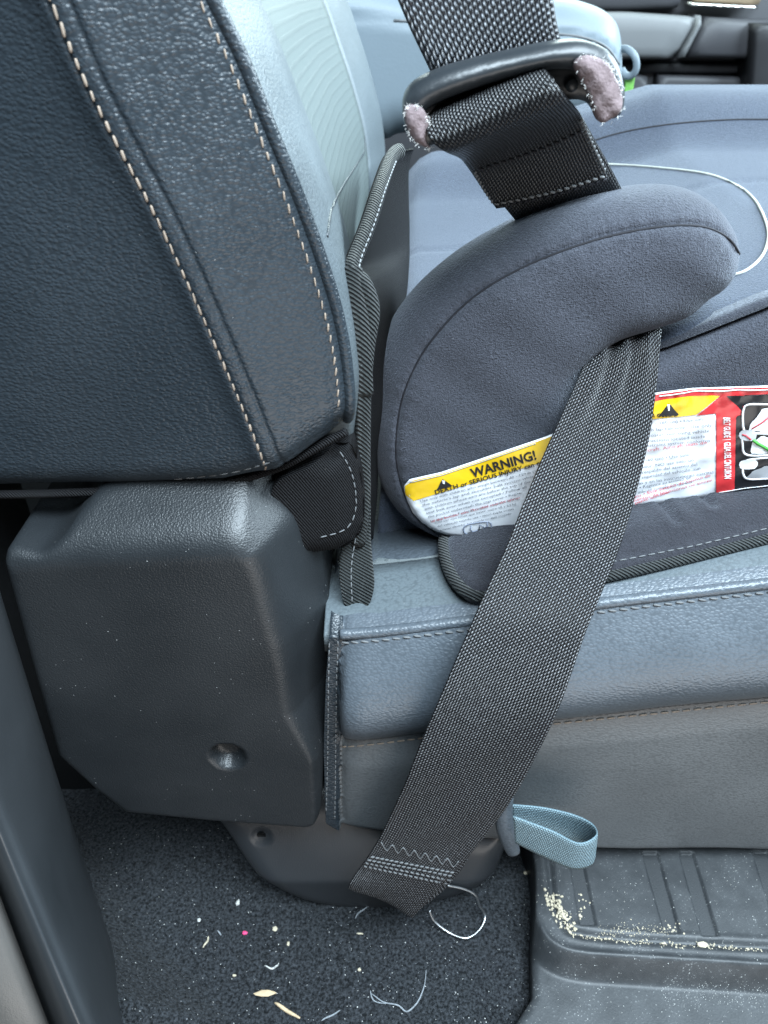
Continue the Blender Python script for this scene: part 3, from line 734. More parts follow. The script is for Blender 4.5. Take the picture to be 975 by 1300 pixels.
stitches(hits(Pb, [(760, 717), (860, 698), (975, 671), (1100, 640)], 0.0004, 8), 0.0032, 0.0012, 0.00032, M['thread_dim'], prot, 'binding_stitching', True, nrm=(0, 0, 1))
# upright back panel between booster and backrest
ed = [(508, 192, .17), (497, 200, .16), (484, 235, .13), (468, 285, .105), (452, 325, .088), (447, 345, .080), (462, 362, .076), (472, 395, .074), (466, 440, .072), (462, 490, .071), (461, 540, .070), (461, 590, .069), (461, 640, .068), (455, 690, .067)]
E = crom([tuple(at(*p)) for p in ed], 5)
fe = crom([tuple(at(*p)) for p in [(524, 188, .40), (522, 194, .40), (519, 215, .38), (519, 250, .35), (520, 285, .32), (520, 305, .30), (520, 325, .28), (519, 350, .25), (516, 390, .21), (506, 440, .17), (494, 500, .14), (478, 560, .14), (474, 620, .12), (470, 680, .11)]], 5)
tv = np.linspace(0, 1, 14); G = np.zeros((len(E), 14, 3))
for i in range(len(E)):
    G[i] = E[i] * (1 - tv[:, None]) + fe[i] * tv[:, None]; G[i, :, 0] += 0.004 * np.sin(tv * math.pi)
sheet('back_panel', G, M['twill'], prot, None, 0.004, (-1, 0, 0))
tube('binding', E, 0.0036, M['bind'], prot, 10, flat=0.8, nrm=(0.6, -0.8, 0))
tube('binding_fold', np.array([tuple(at(*p)) for p in crom([(447, 340, .078), (449, 375, .073), (456, 410, .071), (459, 450, .070), (462, 500, .070)], 6)]), 0.0042, M['bind'], prot, 10, flat=0.6)
stitches(np.array([tuple(at(*p)) for p in crom([(503, 204, .155), (490, 238, .126), (474, 287, .101), (459, 326, .084), (456, 340, .077)], 6)]), 0.0022, 0.0010, 0.00035, M['thread_grey'], prot, 'binding_stitching', True)
# hanging flap end
tl = [(446, 640, .070), (436, 680, .066), (431, 720, .058), (433, 748, .054), (438, 768, .052), (450, 778, .050)]
tr = [(470, 640, .074), (470, 680, .070), (473, 715, .062), (475, 742, .056), (470, 764, .052), (460, 777, .050)]
tab = ribbon('binding_tab', [at(*p) for p in tl], [at(*p) for p in tr], M['bind'], prot, 10, 0.004, 8, 0.003)
stitches(np.array([tuple(at(x, y, Y - 0.0045)) for x, y, Y in crom([(462, 620, .074), (452, 680, .066), (446, 720, .058), (447, 765, .050)], 6)]), 0.0024, 0.0010, 0.0003, M['thread_dim'], prot, 'tab_stitching', True)

# ================================================================== BOOSTER SEAT
boost = empty('booster_seat', (0.1, 0.28, 0.25), 'charcoal fabric child booster seat with curved armrest and warning label', 'booster seat')
AY = 0.086
arm_top = [(640, 690), (600, 688), (560, 682), (520, 662), (492, 632), (475, 590), (470, 540), (476, 480), (492, 432), (520, 390), (570, 343), (650, 295), (735, 263), (820, 247), (872, 247), (910, 262), (934, 292), (941, 322), (932, 352), (905, 384)]
arm_low = [(905, 384), (870, 404), (825, 418), (785, 430), (757, 447), (738, 470), (726, 510), (716, 570), (706, 640), (698, 690), (670, 692), (640, 690)]
aT = crom(axz(arm_top, 0.105), 5); aL = crom(axz(arm_low, 0.100), 4)
asm_px = [(640, 694), (590, 690), (552, 676), (522, 645), (506, 600), (503, 560), (510, 510), (526, 468), (550, 430), (592, 385), (640, 352), (700, 324), (770, 301), (840, 288), (892, 288), (925, 303), (940, 325)]
aS = crom(axz(asm_px, AY + 0.004), 6)
def arm_y(Q, D):
    dT = pdist(Q, aT)[0]; dL = pdist(Q, aL)[0]; ds = pdist(Q, aS)[0]
    f1 = 0.026 * fil(dT, 0.024); f2 = 0.016 * fil(dL, 0.017)
    y = AY + np.sqrt(f1 ** 2 + f2 ** 2) + 0.0012 * gau(ds, 0.0009) - 0.0006 * gau(ds - 0.003, 0.002)
    arc = pdist(Q, aS)[3]; y += 0.00022 * np.sin(arc * 1100 + 3 * np.sin(arc * 190)) * gau(ds - 0.0025, 0.0035)
    y += 0.0012 * np.sin(Q[:, 0] * 48 + 1) * np.sin(Q[:, 1] * 42) + 0.0007 * np.sin(Q[:, 0] * 130 + 90 * Q[:, 1]) * np.sin(Q[:, 1] * 95 + 2)
    return y
arm = relief('armrest', np.vstack([aT[:-1], aL[:-1]]), arm_y, 0.0022, M['knit'], boost, double=0.146, lines=(aS,))
Ab = bvh(arm)
tube('seam', hits(Ab, asm_px[2:], 0.0000, 6), 0.00055, M['thread_dark'], arm, 6)
# side of the base
bs_px = [(640, 700), (640, 600), (700, 500), (760, 462), (845, 441), (900, 419), (975, 387), (1060, 358), (1130, 342), (1130, 640), (975, 634), (860, 650), (760, 672), (690, 694)]
bsT = axz([(700, 500), (760, 462), (845, 441), (900, 419), (975, 387), (1060, 358), (1130, 342)], 0.105)
bsB = axz([(1130, 640), (975, 634), (860, 650), (760, 672), (690, 694), (640, 700)], 0.105)
def side_y(Q, D):
    return 0.094 + 0.014 * fil(pdist(Q, bsT)[0], 0.012) + 0.008 * fil(pdist(Q, bsB)[0], 0.014) + 0.001 * np.sin(Q[:, 0] * 60)
side = relief('base_side', axz(bs_px, 0.102), side_y, 0.0025, M['knit'], boost, back=0.116)
# seat pan with far armrest
def pan_z(x, y):
    z = 0.338 + 0.27 * np.clip(x - 0.118, -0.03, 0.10)
    z = z + 0.030 * sstep(0.40, 0.47, y) * (0.5 + 0.5 * sstep(0.07, 0.16, x)) - 0.008 * gau(y - 0.30, 0.10)
    z = z - 0.10 * np.clip((y - 0.50) / 0.05, 0, 1) ** 2
    return z
xl_near = at(478, 460, 0.12).x; xl_far = at(506, 200, 0.50).x
ya = np.linspace(0.108, 0.545, 80); ta = np.concatenate([[0, 0.004, 0.012, 0.025, 0.045], np.linspace(0.07, 1, 70)])
G = np.zeros((len(ya), len(ta), 3))
for i, y in enumerate(ya):
    xl = xl_near + (xl_far - xl_near) * (y - 0.108) / 0.40; x = xl + ta * (0.42 - xl)
    z = pan_z(x, np.full_like(x, y)) - 0.05 * fil(x - xl, 0.016 + 0.02 * float(sstep(0.38, 0.5, y)))
    z = z - 0.010 * fil(np.full_like(x, y - 0.104), 0.02) - 0.0014 * gau((y - 0.29) - 0.16 * (x - 0.03), 0.004) 
    if y < 0.16: z = z - 0.05 * sstep(0.13, 0.06, x)
    G[i, :, 0] = x; G[i, :, 1] = y; G[i, :, 2] = z
M['knit_top'] = knit('blue_grey_knit', (0.048, 0.057, 0.078), dust=0.03)
pan = sheet('seat_pad', G, M['knit_top'], boost, None, 0.05)
Nb = bvh(pan)
tube('contour_piping', hits(Nb, [(690, 206), (770, 209), (830, 213), (895, 221), (935, 236), (958, 255), (972, 282), (975, 305), (966, 328), (944, 346), (915, 352)], 0.0004, 8), 0.0008, M['cream'], pan, 8)
tube('seam', hits(Nb, [(700, 200), (775, 172), (850, 158), (930, 152), (1000, 152)], 0.0, 8), 0.0008, M['thread_dark'], pan, 6)

# warning label: sheet laid on the booster's side
def lab_top(x): return np.interp(x, [513, 520, 560, 690, 833, 880, 975, 1040], [617, 609, 600, 556, 499, 493, 490, 487])
def lab_bot(x): return np.interp(x, [513, 516, 524, 536, 550, 570, 600, 640, 800, 900, 975, 1040], [622, 634, 651, 664, 673, 680, 683, 674, 645, 632, 622, 614])
lx = np.concatenate([np.linspace(513, 560, 22), np.linspace(564, 1040, 120)]); nt = 22
sd_side = bvh(side); LG = np.zeros((nt, len(lx), 3))
for k, x in enumerate(lx):
    for j in range(nt):
        py = lab_top(x) + (lab_bot(x) - lab_top(x)) * j / (nt - 1)
        a = hit(Ab, min(x, 685), py, 0.0); ya_ = a.y if a is not None else AY
        b = sd_side.ray_cast(CAM, ray(max(x, 760), py).normalized())[0]; yb_ = b.y if b is not None else 0.094
        w = float(sstep(690, 800, x)); y = ya_ * (1 - w) + min(yb_, 0.094) * w - 0.0012
        cr = 0.0011 * math.sin(x * 0.085 + py * 0.06) * math.sin(py * 0.11 - x * 0.03) + 0.0009 * math.sin(x * 0.21 + 2) * (1 - j / nt) + 0.0006 * math.sin(py * 0.3 + x * 0.13)
        y -= 0.0006 + w * (0.0014 + 0.55 * cr)
        LG[j, k] = tuple(at(x, py, y))
label = sheet('warning_label', LG, M['lab_white'], boost, None, 0.0005, (0, 1, 0))
label['label'] = 'yellow and white warning label with red belt guide panel'
Tl = bvh(label)
def decal_poly(name, pts, mat, off, n=None):
    """flat print: polygon given on the label in photo pixels, laid on the label sheet"""
    P = [Vector((p[0], p[1])) for p in pts]
    xs_ = [p.x for p in P]; ys_ = [p.y for p in P]; st = 6.0
    g = [Vector((x, y)) for x in np.arange(min(xs_) + st / 2, max(xs_), st) for y in np.arange(min(ys_) + st / 2, max(ys_), st)]
    poly = np.array([(p.x, p.y) for p in P]); 
    if g:
        ga = np.array([tuple(v) for v in g]); ga = ga[inside(ga, poly)]
        if len(ga): ga = ga[pdist(ga, np.vstack([poly, poly[:1]]))[0] > 1.5]
    else: ga = np.zeros((0, 2))
    rs = resample(poly, 4.0, True); nn = len(rs)
    pts_ = [Vector(p) for p in rs] + [Vector(p) for p in ga]
    vo, _, fa, *_r = geometry.delaunay_2d_cdt(pts_, [(i, (i + 1) % nn) for i in range(nn)], [], 1, 1e-4)
    V = []
    for v in vo:
        h = hit(Tl, v.x, v.y, off)
        if h is None: h = at(v.x, v.y, 0.088)
        V.append(h)
    o = mesh(name, V, [list(f) for f in fa], mat, label); return o
def band(x0, x1, f0, f1, ft0=None): 
    xs_ = np.linspace(x0, x1, 30); return [(x, f0(x)) for x in xs_] + [(x, f1(x)) for x in xs_[::-1]]
def yel_bot(x): return np.interp(x, [513, 520, 690, 820, 860, 975], [629, 637, 586, 532, 529, 527])
decal_poly('yellow_header', [(820, lab_top(820) + 4), (836, 506), (880, 502), (917, 500), (884, 526), (860, 529), (820, 532)], M['lab_yellow'], 0.00032)
decal_poly('yellow_header', band(514.5, 822, lambda x: lab_top(x) + (1.5 if x < 800 else 7), lambda x: min(yel_bot(x), lab_bot(x) - 1)), M['lab_yellow'], 0.00025)
decal_poly('red_edge', band(824, 1038, lambda x: lab_top(x) + 1, lambda x: lab_top(x) + 9 if x < 910 else lab_top(x) + 10), M['lab_red'], 0.0004)
decal_poly('red_panel', [(884, 527), (898, 516), (917, 500), (945, 500), (946, 526), (934, 528), (932, 622), (909, 627), (909, 524)], M['lab_red'], 0.0005)
decal_poly('black_panel', [(922, 502), (1036, 499), (1036, 610), (932, 624), (934, 527), (946, 526)], M['lab_black'], 0.0006)

def text_mesh(body, bold=0.0, space=1.0):
    cu = bpy.data.curves.new('t', 'FONT'); cu.body = body; cu.size = 1; cu.resolution_u = 2; cu.offset = bold; cu.space_character = space; cu.fill_mode = 'FRONT'
    o = bpy.data.objects.new('t', cu); COL.objects.link(o); dg = bpy.context.evaluated_depsgraph_get(); ev = o.evaluated_get(dg); me = ev.to_mesh()
    V = np.array([(v.co.x, v.co.y) for v in me.vertices]); F = [list(p.vertices) for p in me.polygons]; ev.to_mesh_clear()
    bpy.data.objects.remove(o); bpy.data.curves.remove(cu); return V, F
def print_text(name, lines, mat, off=0.00055):
    """lines: (text, x, y, x_end, y_end, cap height px, bold[, slant]) in photo pixels, laid on the label sheet"""
    VV, FF = [], []
    for body, x0, y0, x1, y1, size, bold in lines:
        V, F = text_mesh(body, bold)
        if not len(V): continue
        wid = V[:, 0].max() - V[:, 0].min(); L = math.hypot(x1 - x0, y1 - y0); ca, sa = (x1 - x0) / L, (y1 - y0) / L
        u = (V[:, 0] - V[:, 0].min()) / wid * L; v = V[:, 1] * size / 0.7
        k = len(VV)
        for a, b in zip(u, v):
            px = x0 + a * ca + b * sa; py = y0 + a * sa - b * ca
            h = hit(Tl, px, py, off); VV.append(h if h is not None else at(px, py, 0.0865))
        FF += [[q + k for q in f] for f in F]
    return mesh(name, VV, FF, mat, label, False)
for t_ in [('WARNING!', 599, 606, 681, 582, 11.5, 0.028), ('DEATH or SERIOUS INJURY can occ', 553, 627, 694, 587, 5.6, 0.018), ('n occurir', 827, 529, 861, 528, 6.5, 0.02)]: print_text('heading', [t_], M['ink'])
def tri(cx, cy, w, h, ang):
    ca, sa = math.cos(ang), math.sin(ang); return [(cx + a * ca - b * sa, cy + a * sa + b * ca) for a, b in ((-w / 2, h / 2), (w / 2, h / 2), (0, -h / 2))]
decal_poly('warning_triangle', tri(563, 613, 21, 12, -0.25), M['ink'], 0.0006); decal_poly('warning_triangle', tri(849, 519, 27, 16, -0.02), M['ink'], 0.0006)
decal_poly('exclamation_mark', [(561, 608.5), (564.5, 608), (564.5, 614), (562.5, 614.5)], M['ink_white'], 0.0009); decal_poly('exclamation_mark', [(846, 513), (850, 513), (849, 521), (847, 521)], M['ink_white'], 0.0009)
decal_poly('exclamation_mark', [(562, 616), (564.5, 615.5), (564.7, 617.5), (562.3, 617.8)], M['ink_white'], 0.0009); decal_poly('exclamation_mark', [(847, 522.5), (849.2, 522.5), (849.2, 524.6), (847, 524.6)], M['ink_white'], 0.0009)
rows = ['Use only with children who weigh between 40 - 120 lb (18', "the vehicle's lap and shoulder belt system when", 'with children whose ears are below the top of the', 'seat belt even when not occupied • Follow all', 'the pocket underneath the seat cover • Registr', 'to applicable Federal motor vehicle safety']
body = []
for i, t in enumerate(rows):
    x0 = 534 + i * 2.4; y0 = 637 + i * 5.0; x1 = 684 - i * 5.2; body.append((t, x0, y0, x1, y0 - (x1 - x0) * 0.262, 3.1, 0.0))
rows3 = ['Solo use con niños que pesen entre 18 y 54 kg', 'del vehículo cuando use • niños cuyas orejas', 'asiento elevador aun cuando no esté ocupado']
for i, t in enumerate(rows3):
    x0 = 552 + i * 3.5; y0 = 665 + i * 4.6; x1 = 655 - i * 3; body.append((t, x0, y0 - 1, x1, y0 - 1 - (x1 - x0) * 0.235, 2.6, 0.0))
rr = [('7 - 160 cm) • Use only', 826, 539, 894, 533), ('th lap belt only • Use only', 824, 547, 903, 541), ('ooster seat using vehicle', 822, 554, 900, 548), ('tructions located inside', 820, 561, 895, 555), ('restraint system conforms', 818, 567, 901, 560)]
rs2 = [('-160 cm) • Use solo', 816, 586, 875, 578), ('ador. NO use solo un', 814, 594, 880, 585), ('l respaldo del asiento del', 811, 601, 885, 590), ('e seguridad del vehículo, aun', 809, 608, 889, 595), ('das y en las instrucciones escritas', 807, 615, 906, 600), ('o • Registre su asiento de', 806, 621, 877, 607), ('a infantil cumple con todos', 805, 627, 878, 612)]
for t, a, b, c, d in rr + rs2: body.append((t, a, b, c, d, 3.7, 0.0))
for t_ in body: print_text('small_print', [t_], M['ink_grey'])
for t_ in [('of this booster seat. This child restraint system', 548, 662.5, 660, 632, 2.8, 0), ('ircraft. Aircraft seats do', 817, 573, 897, 562.5, 3.7, 0), ('dos • Este sistema de asiento de', 804, 632, 902, 604, 3.6, 0), ('sientos de los aviones no tienen', 804, 636.5, 904, 610, 3.6, 0), ('siento elevador.', 806, 640, 852, 624, 3.4, 0)]: print_text('red_small_print', [t_], M['ink_red'])
print_text('belt_guide_title', [('BELT GUIDE  |  GUIA DEL CINTURON', 918.5, 529, 919.5, 607, 8.0, 0.03)], M['ink_white'], 0.0009)
# logo outline at the foot of the label
def ring_px(cx, cy, w, h, ang, n=20, p=3.0):
    out = []
    for k in range(n):
        t = 2 * math.pi * k / n; a = math.copysign(abs(math.cos(t)) ** (2 / p), math.cos(t)) * w / 2; b = math.copysign(abs(math.sin(t)) ** (2 / p), math.sin(t)) * h / 2
        out.append((cx + a * math.cos(ang) - b * math.sin(ang), cy + a * math.sin(ang) + b * math.cos(ang)))
    return out
def line_px(name, pts, w, mat, off=0.0007, closed=False):
    P = [hit(Tl, x, y, off) for x, y in pts]; P = [tuple(p) for p in P if p is not None]
    if len(P) > 2: return tube(name, np.array(P), w, mat, label, 5, closed, flat=0.3)
line_px('logo', ring_px(606, 669, 36, 13, -0.17), 0.00038, M['ink_blue'], closed=True)
line_px('logo', [(598, 666), (597, 671), (600, 674), (606, 672)], 0.00035, M['ink_blue']); line_px('logo', [(608, 671), (609, 665), (614, 668), (613, 670), (619, 667), (618, 662)], 0.00035, M['ink_blue'])
# belt-guide pictograms: child outlines in white frames
for cx, cy, w, h in ((966, 531, 48, 38), (966, 563, 48, 28), (966, 594, 48, 26)):
    line_px('pictogram_frame', ring_px(cx, cy, w, h, -0.03, 32, 4), 0.0006, M['ink_white'], 0.0010, True)
decal_poly('pictogram', [(950, 545), (952, 536), (960, 528), (966, 518), (978, 516), (990, 530), (990, 546), (970, 548)], M['ink_white'], 0.0010)
decal_poly('pictogram', ring_px(948, 551, 22, 14, 0.1), M['ink_pale'], 0.0012); decal_poly('pictogram', [(954, 560), (966, 552), (984, 556), (988, 572), (968, 575), (952, 574)], M['ink_white'], 0.0010)
decal_poly('pictogram', ring_px(949, 588, 24, 13, -0.1), M['ink_white'], 0.0012); decal_poly('pictogram', [(946, 605), (956, 596), (972, 590), (988, 594), (988, 604), (964, 606)], M['ink_pale'], 0.0010)
line_px('pictogram_belt', [(955, 556), (960, 561), (968, 566), (978, 571)], 0.0008, M['ink_green'], 0.0016); line_px('pictogram_belt', [(941, 549), (947, 552), (952, 556)], 0.0004, M['ink_red'], 0.0016); line_px('pictogram_belt', [(953, 543), (966, 534), (976, 527)], 0.0004, M['ink_red'], 0.0014)
# seam stitched around the label, clear edge
line_px('label_stitch', [(x, lab_top(x) + 3.2) for x in np.linspace(520, 680, 30)], 0.00025, M['ink_pale'], 0.0004)
line_px('label_edge', [(x, lab_top(x) + 3.5) for x in np.linspace(836, 1036, 40)], 0.00035, M['ink_white'], 0.0008)
line_px('label_edge', [(x, lab_bot(x) - 7) for x in np.linspace(912, 1036, 30)], 0.0003, M['ink_white'], 0.0010)

# ================================================================== SEAT BELT
belt = empty('seat_belt', tuple(at(500, 1150, 0.0)), 'black woven seat belt with latch plate, threaded under the booster armrest', 'seat belt')
Lp = [(752, 400, .125), (754, 425, .105), (750, 446, .093), (737, 478, .085), (716, 520, .077), (691, 575, .067), (664, 640, .051), (640, 700, .035), (616, 752, .022), (595, 800, .012), (573, 850, .004), (552, 900, -.001), (531, 950, -.003), (511, 1000, -.003), (486, 1056, -.001), (462, 1095, .000), (444, 1121, .001), (446, 1126, .006), (462, 1105, .012), (480, 1075, .016)]
Rp = [(841, 385, .125), (840, 405, .105), (839, 430, .094), (835, 478, .089), (828, 528, .083), (817, 586, .073), (802, 648, .056), (784, 702, .040), (764, 752, .024), (744, 802, .012), (726, 852, .004), (707, 902, -.001), (683, 955, -.003), (657, 1003, -.003), (622, 1055, -.001), (584, 1098, .000), (530, 1158, .001), (528, 1160, .006), (566, 1128, .012), (594, 1090, .016)]
lap = ribbon('lap_webbing', [at(*p) for p in Lp], [at(*p) for p in Rp], M['web'], belt, 36, 0.0014, 8, 0.0012, ripple=lambda s_, t: 0.0030 * math.exp(-(max(0, s_ - 0.030) / 0.030) ** 2) * math.sin(t * 2 * math.pi * 3.2 + 0.6) * (1.15 - t) + 0.0007 * math.sin(s_ * 70) * math.sin(t * 5 + s_ * 30))
Wb = bvh(lap)
for k, (a, b) in enumerate((((463, 1094), (578, 1118)), ((466, 1090), (580, 1112)), ((461, 1098), (572, 1122)), ((470, 1086), (583, 1108)))):
    stitches(hits(Wb, [a, ((a[0] + b[0]) / 2, (a[1] + b[1]) / 2), b], 0.0006), 0.0022, 0.0006, 0.00050, M['thread_dim'], lap, 'bar_tack', True, 0.35 * (-1) ** k)
zz = []
for k in range(15):
    t = k / 14; zz.append((484 + t * 98, 1077 + t * 24 - (9 if k % 2 == 0 else 0)))
tube('zigzag_thread', hits(Wb, zz, 0.0005, 3), 0.00032, M['thread_dim'], lap, 5)
# shoulder strap
Ls = [(478, -70, .090), (497, -20, .086), (520, 35, .082), (545, 88, .080), (556, 115, .084), (566, 140, .092)]
Rs = [(694, -70, .090), (700, -20, .086), (706, 25, .082), (714, 60, .080), (720, 90, .084), (726, 110, .092)]
ribbon('shoulder_webbing', [at(*p) for p in Ls], [at(*p) for p in Rs], M['web_up'], belt, 14, 0.0016, 8, 0.0010)
# latch plate: moulded bar, dark back plate, felt ends
lp_px = [(514, 158), (511, 138), (515, 118), (530, 102), (560, 88), (600, 76), (650, 64), (700, 54), (738, 51), (766, 60), (783, 78), (791, 104), (792, 128), (786, 146), (772, 150), (764, 128), (752, 104), (732, 90), (700, 88), (650, 99), (600, 113), (560, 128), (540, 142), (534, 162), (524, 168)]
lpO = crom(axz(lp_px, 0.066), 4, True); lpM = axz([(520, 145), (535, 122), (570, 106), (640, 86), (700, 72), (740, 70), (765, 84), (778, 110), (780, 140)], 0.062)
plate = relief('latch_plate', lpO, lambda Q, D: 0.060 + 0.006 * fil(D, 0.006) + 0.0004 * np.sin(Q[:, 0] * 200), 0.0016, M['smooth_black'], belt, double=0.079, rings=(0.0003, 0.0009, 0.0018))
bk = axz([(518, 140), (540, 112), (600, 96), (690, 80), (760, 78), (780, 110), (778, 140), (764, 152), (742, 128), (700, 130), (600, 160), (545, 185), (528, 176)], 0.078)
relief('back_plate', crom(bk, 3, True), lambda Q, D: 0.074 + 0.003 * fil(D, 0.004), 0.002, M['smooth_black'], plate, back=0.084)
sc = at(573, 133, 0.073)
for cx, cy in ((573, 133), (726, 108)):
    c = at(cx, cy, 0.072); V0 = bmesh.new(); bmesh.ops.create_uvsphere(V0, u_segments=12, v_segments=8, radius=0.0022)
    me = bpy.data.meshes.new('rivet'); V0.to_mesh(me); V0.free(); o = bpy.data.objects.new('rivet', me); me.transform(Matrix.Translation(c) @ Matrix.Diagonal((1, 0.6, 1, 1))); finish(o, M['smooth_black'], plate)
def felt(px, Y, hairs, seedv):
    ol_ = crom(axz(px, Y), 4, True)
    f = relief('felt_patch', ol_, lambda Q, D: Y - 0.002 + 0.003 * fil(D, 0.004) + 0.0006 * np.sin(Q[:, 0] * 900) * np.sin(Q[:, 1] * 800), 0.0012, M['felt'], plate, back=Y + 0.003, rings=(0.0004, 0.001, 0.002))
    rr_ = random.Random(seedv); VV, FF = [], []
    e = resample(ol_, 0.0005, True)
    for p in e:
        clump = max(0.0, math.sin(p[0] * 2100 + p[1] * 1700) + 0.6)
        for _ in range(hairs * 4):
            if rr_.random() > 0.20 * clump * (1.6 if p[1] > ol_[:, 1].mean() else 0.6): continue
            a = Vector((p[0], Y - 0.0005, p[1])) + Vector((rr_.uniform(-.0006, .0006), rr_.uniform(-.0012, .0006), rr_.uniform(-.0006, .0006)))
            d = Vector((rr_.uniform(-1, 1), rr_.uniform(-1, 0.2), rr_.uniform(-1, 1))).normalized() * rr_.uniform(0.0004, 0.0014); w = d.orthogonal().normalized() * 0.00011; w2 = d.cross(w).normalized() * 0.00011
            k = len(VV); VV += [a + w, a - w * 0.5 + w2, a - w * 0.5 - w2, a + d]; FF += [[k, k + 1, k + 3], [k + 1, k + 2, k + 3], [k + 2, k, k + 3]]
    tag(mesh('frayed_edge', VV, FF, M['fray'], f, False), kind='stuff'); return f
felt([(729, 82), (742, 71), (764, 75), (779, 92), (791, 122), (788, 143), (768, 156), (757, 150), (748, 122), (737, 100)], 0.0585, 2, 3)
felt([(514, 138), (525, 134), (538, 140), (545, 158), (541, 176), (546, 189), (526, 180), (515, 158)], 0.0585, 3, 4)
# sewn loop: rolls over the plate and lies back on the lap strap
Lq = [(566, 128, .082), (550, 140, .072), (540, 158, .061), (546, 177, .055), (564, 191, .058), (582, 199, .070), (590, 207, .082), (602, 224, .094), (618, 248, .104), (630, 264, .110)]
Rq = [(690, 72, .082), (688, 80, .072), (694, 90, .061), (706, 105, .055), (720, 124, .058), (730, 136, .070), (738, 147, .082), (750, 172, .094), (764, 204, .104), (774, 226, .110)]
loop = ribbon('sewn_loop', [at(*p) for p in Lq], [at(*p) for p in Rq], M['web_roll'], belt, 16, 0.0020, 8, 0.0)
Ll = [(596, 206, .090), (616, 232, .101), (640, 262, .112), (664, 292, .124), (690, 330, .145), (700, 350, .17), (705, 380, .178)]
Rl = [(740, 150, .090), (758, 182, .101), (776, 214, .112), (796, 252, .124), (822, 296, .145), (836, 330, .17), (842, 360, .178)]
ribbon('lower_webbing', [at(*p) for p in Ll], [at(*p) for p in Rl], M['web_roll'], belt, 14, 0.0016, 6)
Qb = bvh(loop)
stitches(hits(Qb, [(626, 258), (700, 243), (768, 222)], 0.0006), 0.0022, 0.0007, 0.00055, M['thread_dim'], loop, 'box_stitching', True, 0.4)
stitches(hits(Qb, [(628, 261), (700, 247), (771, 226)], 0.0006), 0.0022, 0.0007, 0.00055, M['thread_dark'], loop, 'box_stitching', True, -0.4)
stitches(hits(Qb, [(606, 214), (680, 190), (740, 164)], 0.0006), 0.0022, 0.0007, 0.0005, M['thread_dark'], loop, 'box_stitching', True, 0.4)
stitches(hits(Qb, [(736, 150), (750, 180), (768, 218)], 0.0006), 0.0022, 0.0007, 0.0006, M['thread_dim'], loop, 'box_stitching', True, 0.5)
stitches(hits(Qb, [(602, 216), (614, 238), (626, 256)], 0.0006), 0.0022, 0.0007, 0.0005, M['thread_dim'], loop, 'box_stitching', True, 0.5)
# anchor wire loop
wire = tube('wire_loop', np.array([tuple(pz(x, y, z)) for x, y, z in crom([(568, 1124, .03), (590, 1129, .025), (604, 1137, .02), (609, 1150, .012), (616, 1163, .006), (609, 1180, .004), (592, 1191, .004), (570, 1184, .004), (552, 1170, .008), (545, 1156, .014)], 8)]), 0.00075, M['steel'], belt, 8)

# ================================================================== FAR SIDE: centre armrest and far door
ar = empty('centre_armrest', (0.05, 0.7, 0.25), 'pale blue-grey padded armrest with a grey loop, behind the belt latch', 'armrest')
def armrest_body():
    y0, y1 = 0.575, 0.80
    px = [(330, -40), (560, -8), (700, -4), (752, 6), (778, 22), (788, 46), (790, 90), (788, 130), (780, 142), (700, 160), (520, 168), (480, 178), (330, 180)]
    o = axz(px, y0 + 0.03); seamp = axz([(330, 20), (600, 30), (700, 42), (742, 48), (770, 60), (787, 84)], y0)
    return relief('armrest_pad', crom(o, 4, True), lambda Q, D: y0 + 0.035 * fil(D, 0.035) + 0.003 * gau(pdist(Q, seamp)[0], 0.002), 0.005, M['vinyl'], ar, double=y1, rings=(0.0008, 0.003, 0.008))
apad = armrest_body()
tube('armrest_seam', hits(bvh(apad), [(500, 26), (600, 30), (700, 42), (742, 48), (770, 60), (786, 82)], 0.0, 6), 0.0012, M['thread_dim'], apad, 6)
tube('loop', np.array([tuple(at(*p)) for p in crom([(789, 62, .60), (797, 63, .595), (806, 72, .59), (808, 86, .59), (803, 95, .592), (795, 96, .595), (789, 88, .60)], 6)]), 0.0032, M['vinyl'], ar, 8, flat=0.5)
box('green_tag', at(792, 110, .60).x, at(803, 110, .60).x, 0.596, 0.602, at(795, 150, .60).z, at(795, 97, .60).z, M['green'], ar, 0.001)

YD = 1.15
door = empty('far_door', (0.5, YD, 0.0), 'dark grey car door with pale armrest panel on the far side', 'car door')
def dpanel(name, px, dy, mat, th=0.03, bev=0.012):
    o = axz(px, YD + dy); relief(name, resample(o, 0.012, True), lambda Q, D: YD + dy + bev * fil(D, bev), 0.02, mat, door, back=YD + dy + th, rings=(0.001, 0.004, 0.008))
box('door_shell', -0.45, 1.3, YD + 0.03, YD + 0.09, -0.02, 0.475, M['door_dark'], door, 0.01)
dpanel('upper_trim', [(560, -30), (868, -30), (868, 10), (790, 14), (560, 14)], 0.0, M['door_dark'])
dpanel('armrest_panel', [(560, 16), (800, 16), (890, 22), (858, 76), (560, 74)], -0.03, M['door_grey'], 0.06)
dpanel('divider_strip', [(891, 20), (897, 22), (868, 77), (860, 77)], -0.035, M['door_grey'], 0.06, 0.004)
dpanel('rear_panel', [(899, 22), (975, 26), (1080, 28), (1080, 78), (872, 74)], -0.02, M['door_dark'], 0.05)
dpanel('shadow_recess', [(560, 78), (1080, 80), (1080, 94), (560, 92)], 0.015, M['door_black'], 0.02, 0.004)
dpanel('lower_panel', [(838, 96), (952, 99), (946, 160), (826, 160)], 0.0, M['door_dark'], 0.03, 0.006)
dpanel('pocket_edge', [(790, 94), (826, 96), (812, 160), (790, 160)], 0.005, M['door_dark'], 0.03, 0.006)
dpanel('hinge_strip', [(958, 30), (1000, 30), (1000, 170), (948, 170)], -0.04, M['door_black'], 0.06, 0.008)
dpanel('window_strip', [(870, 3), (968, 8), (968, 12), (870, 7)], -0.01, M['chrome'], 0.02, 0.002)
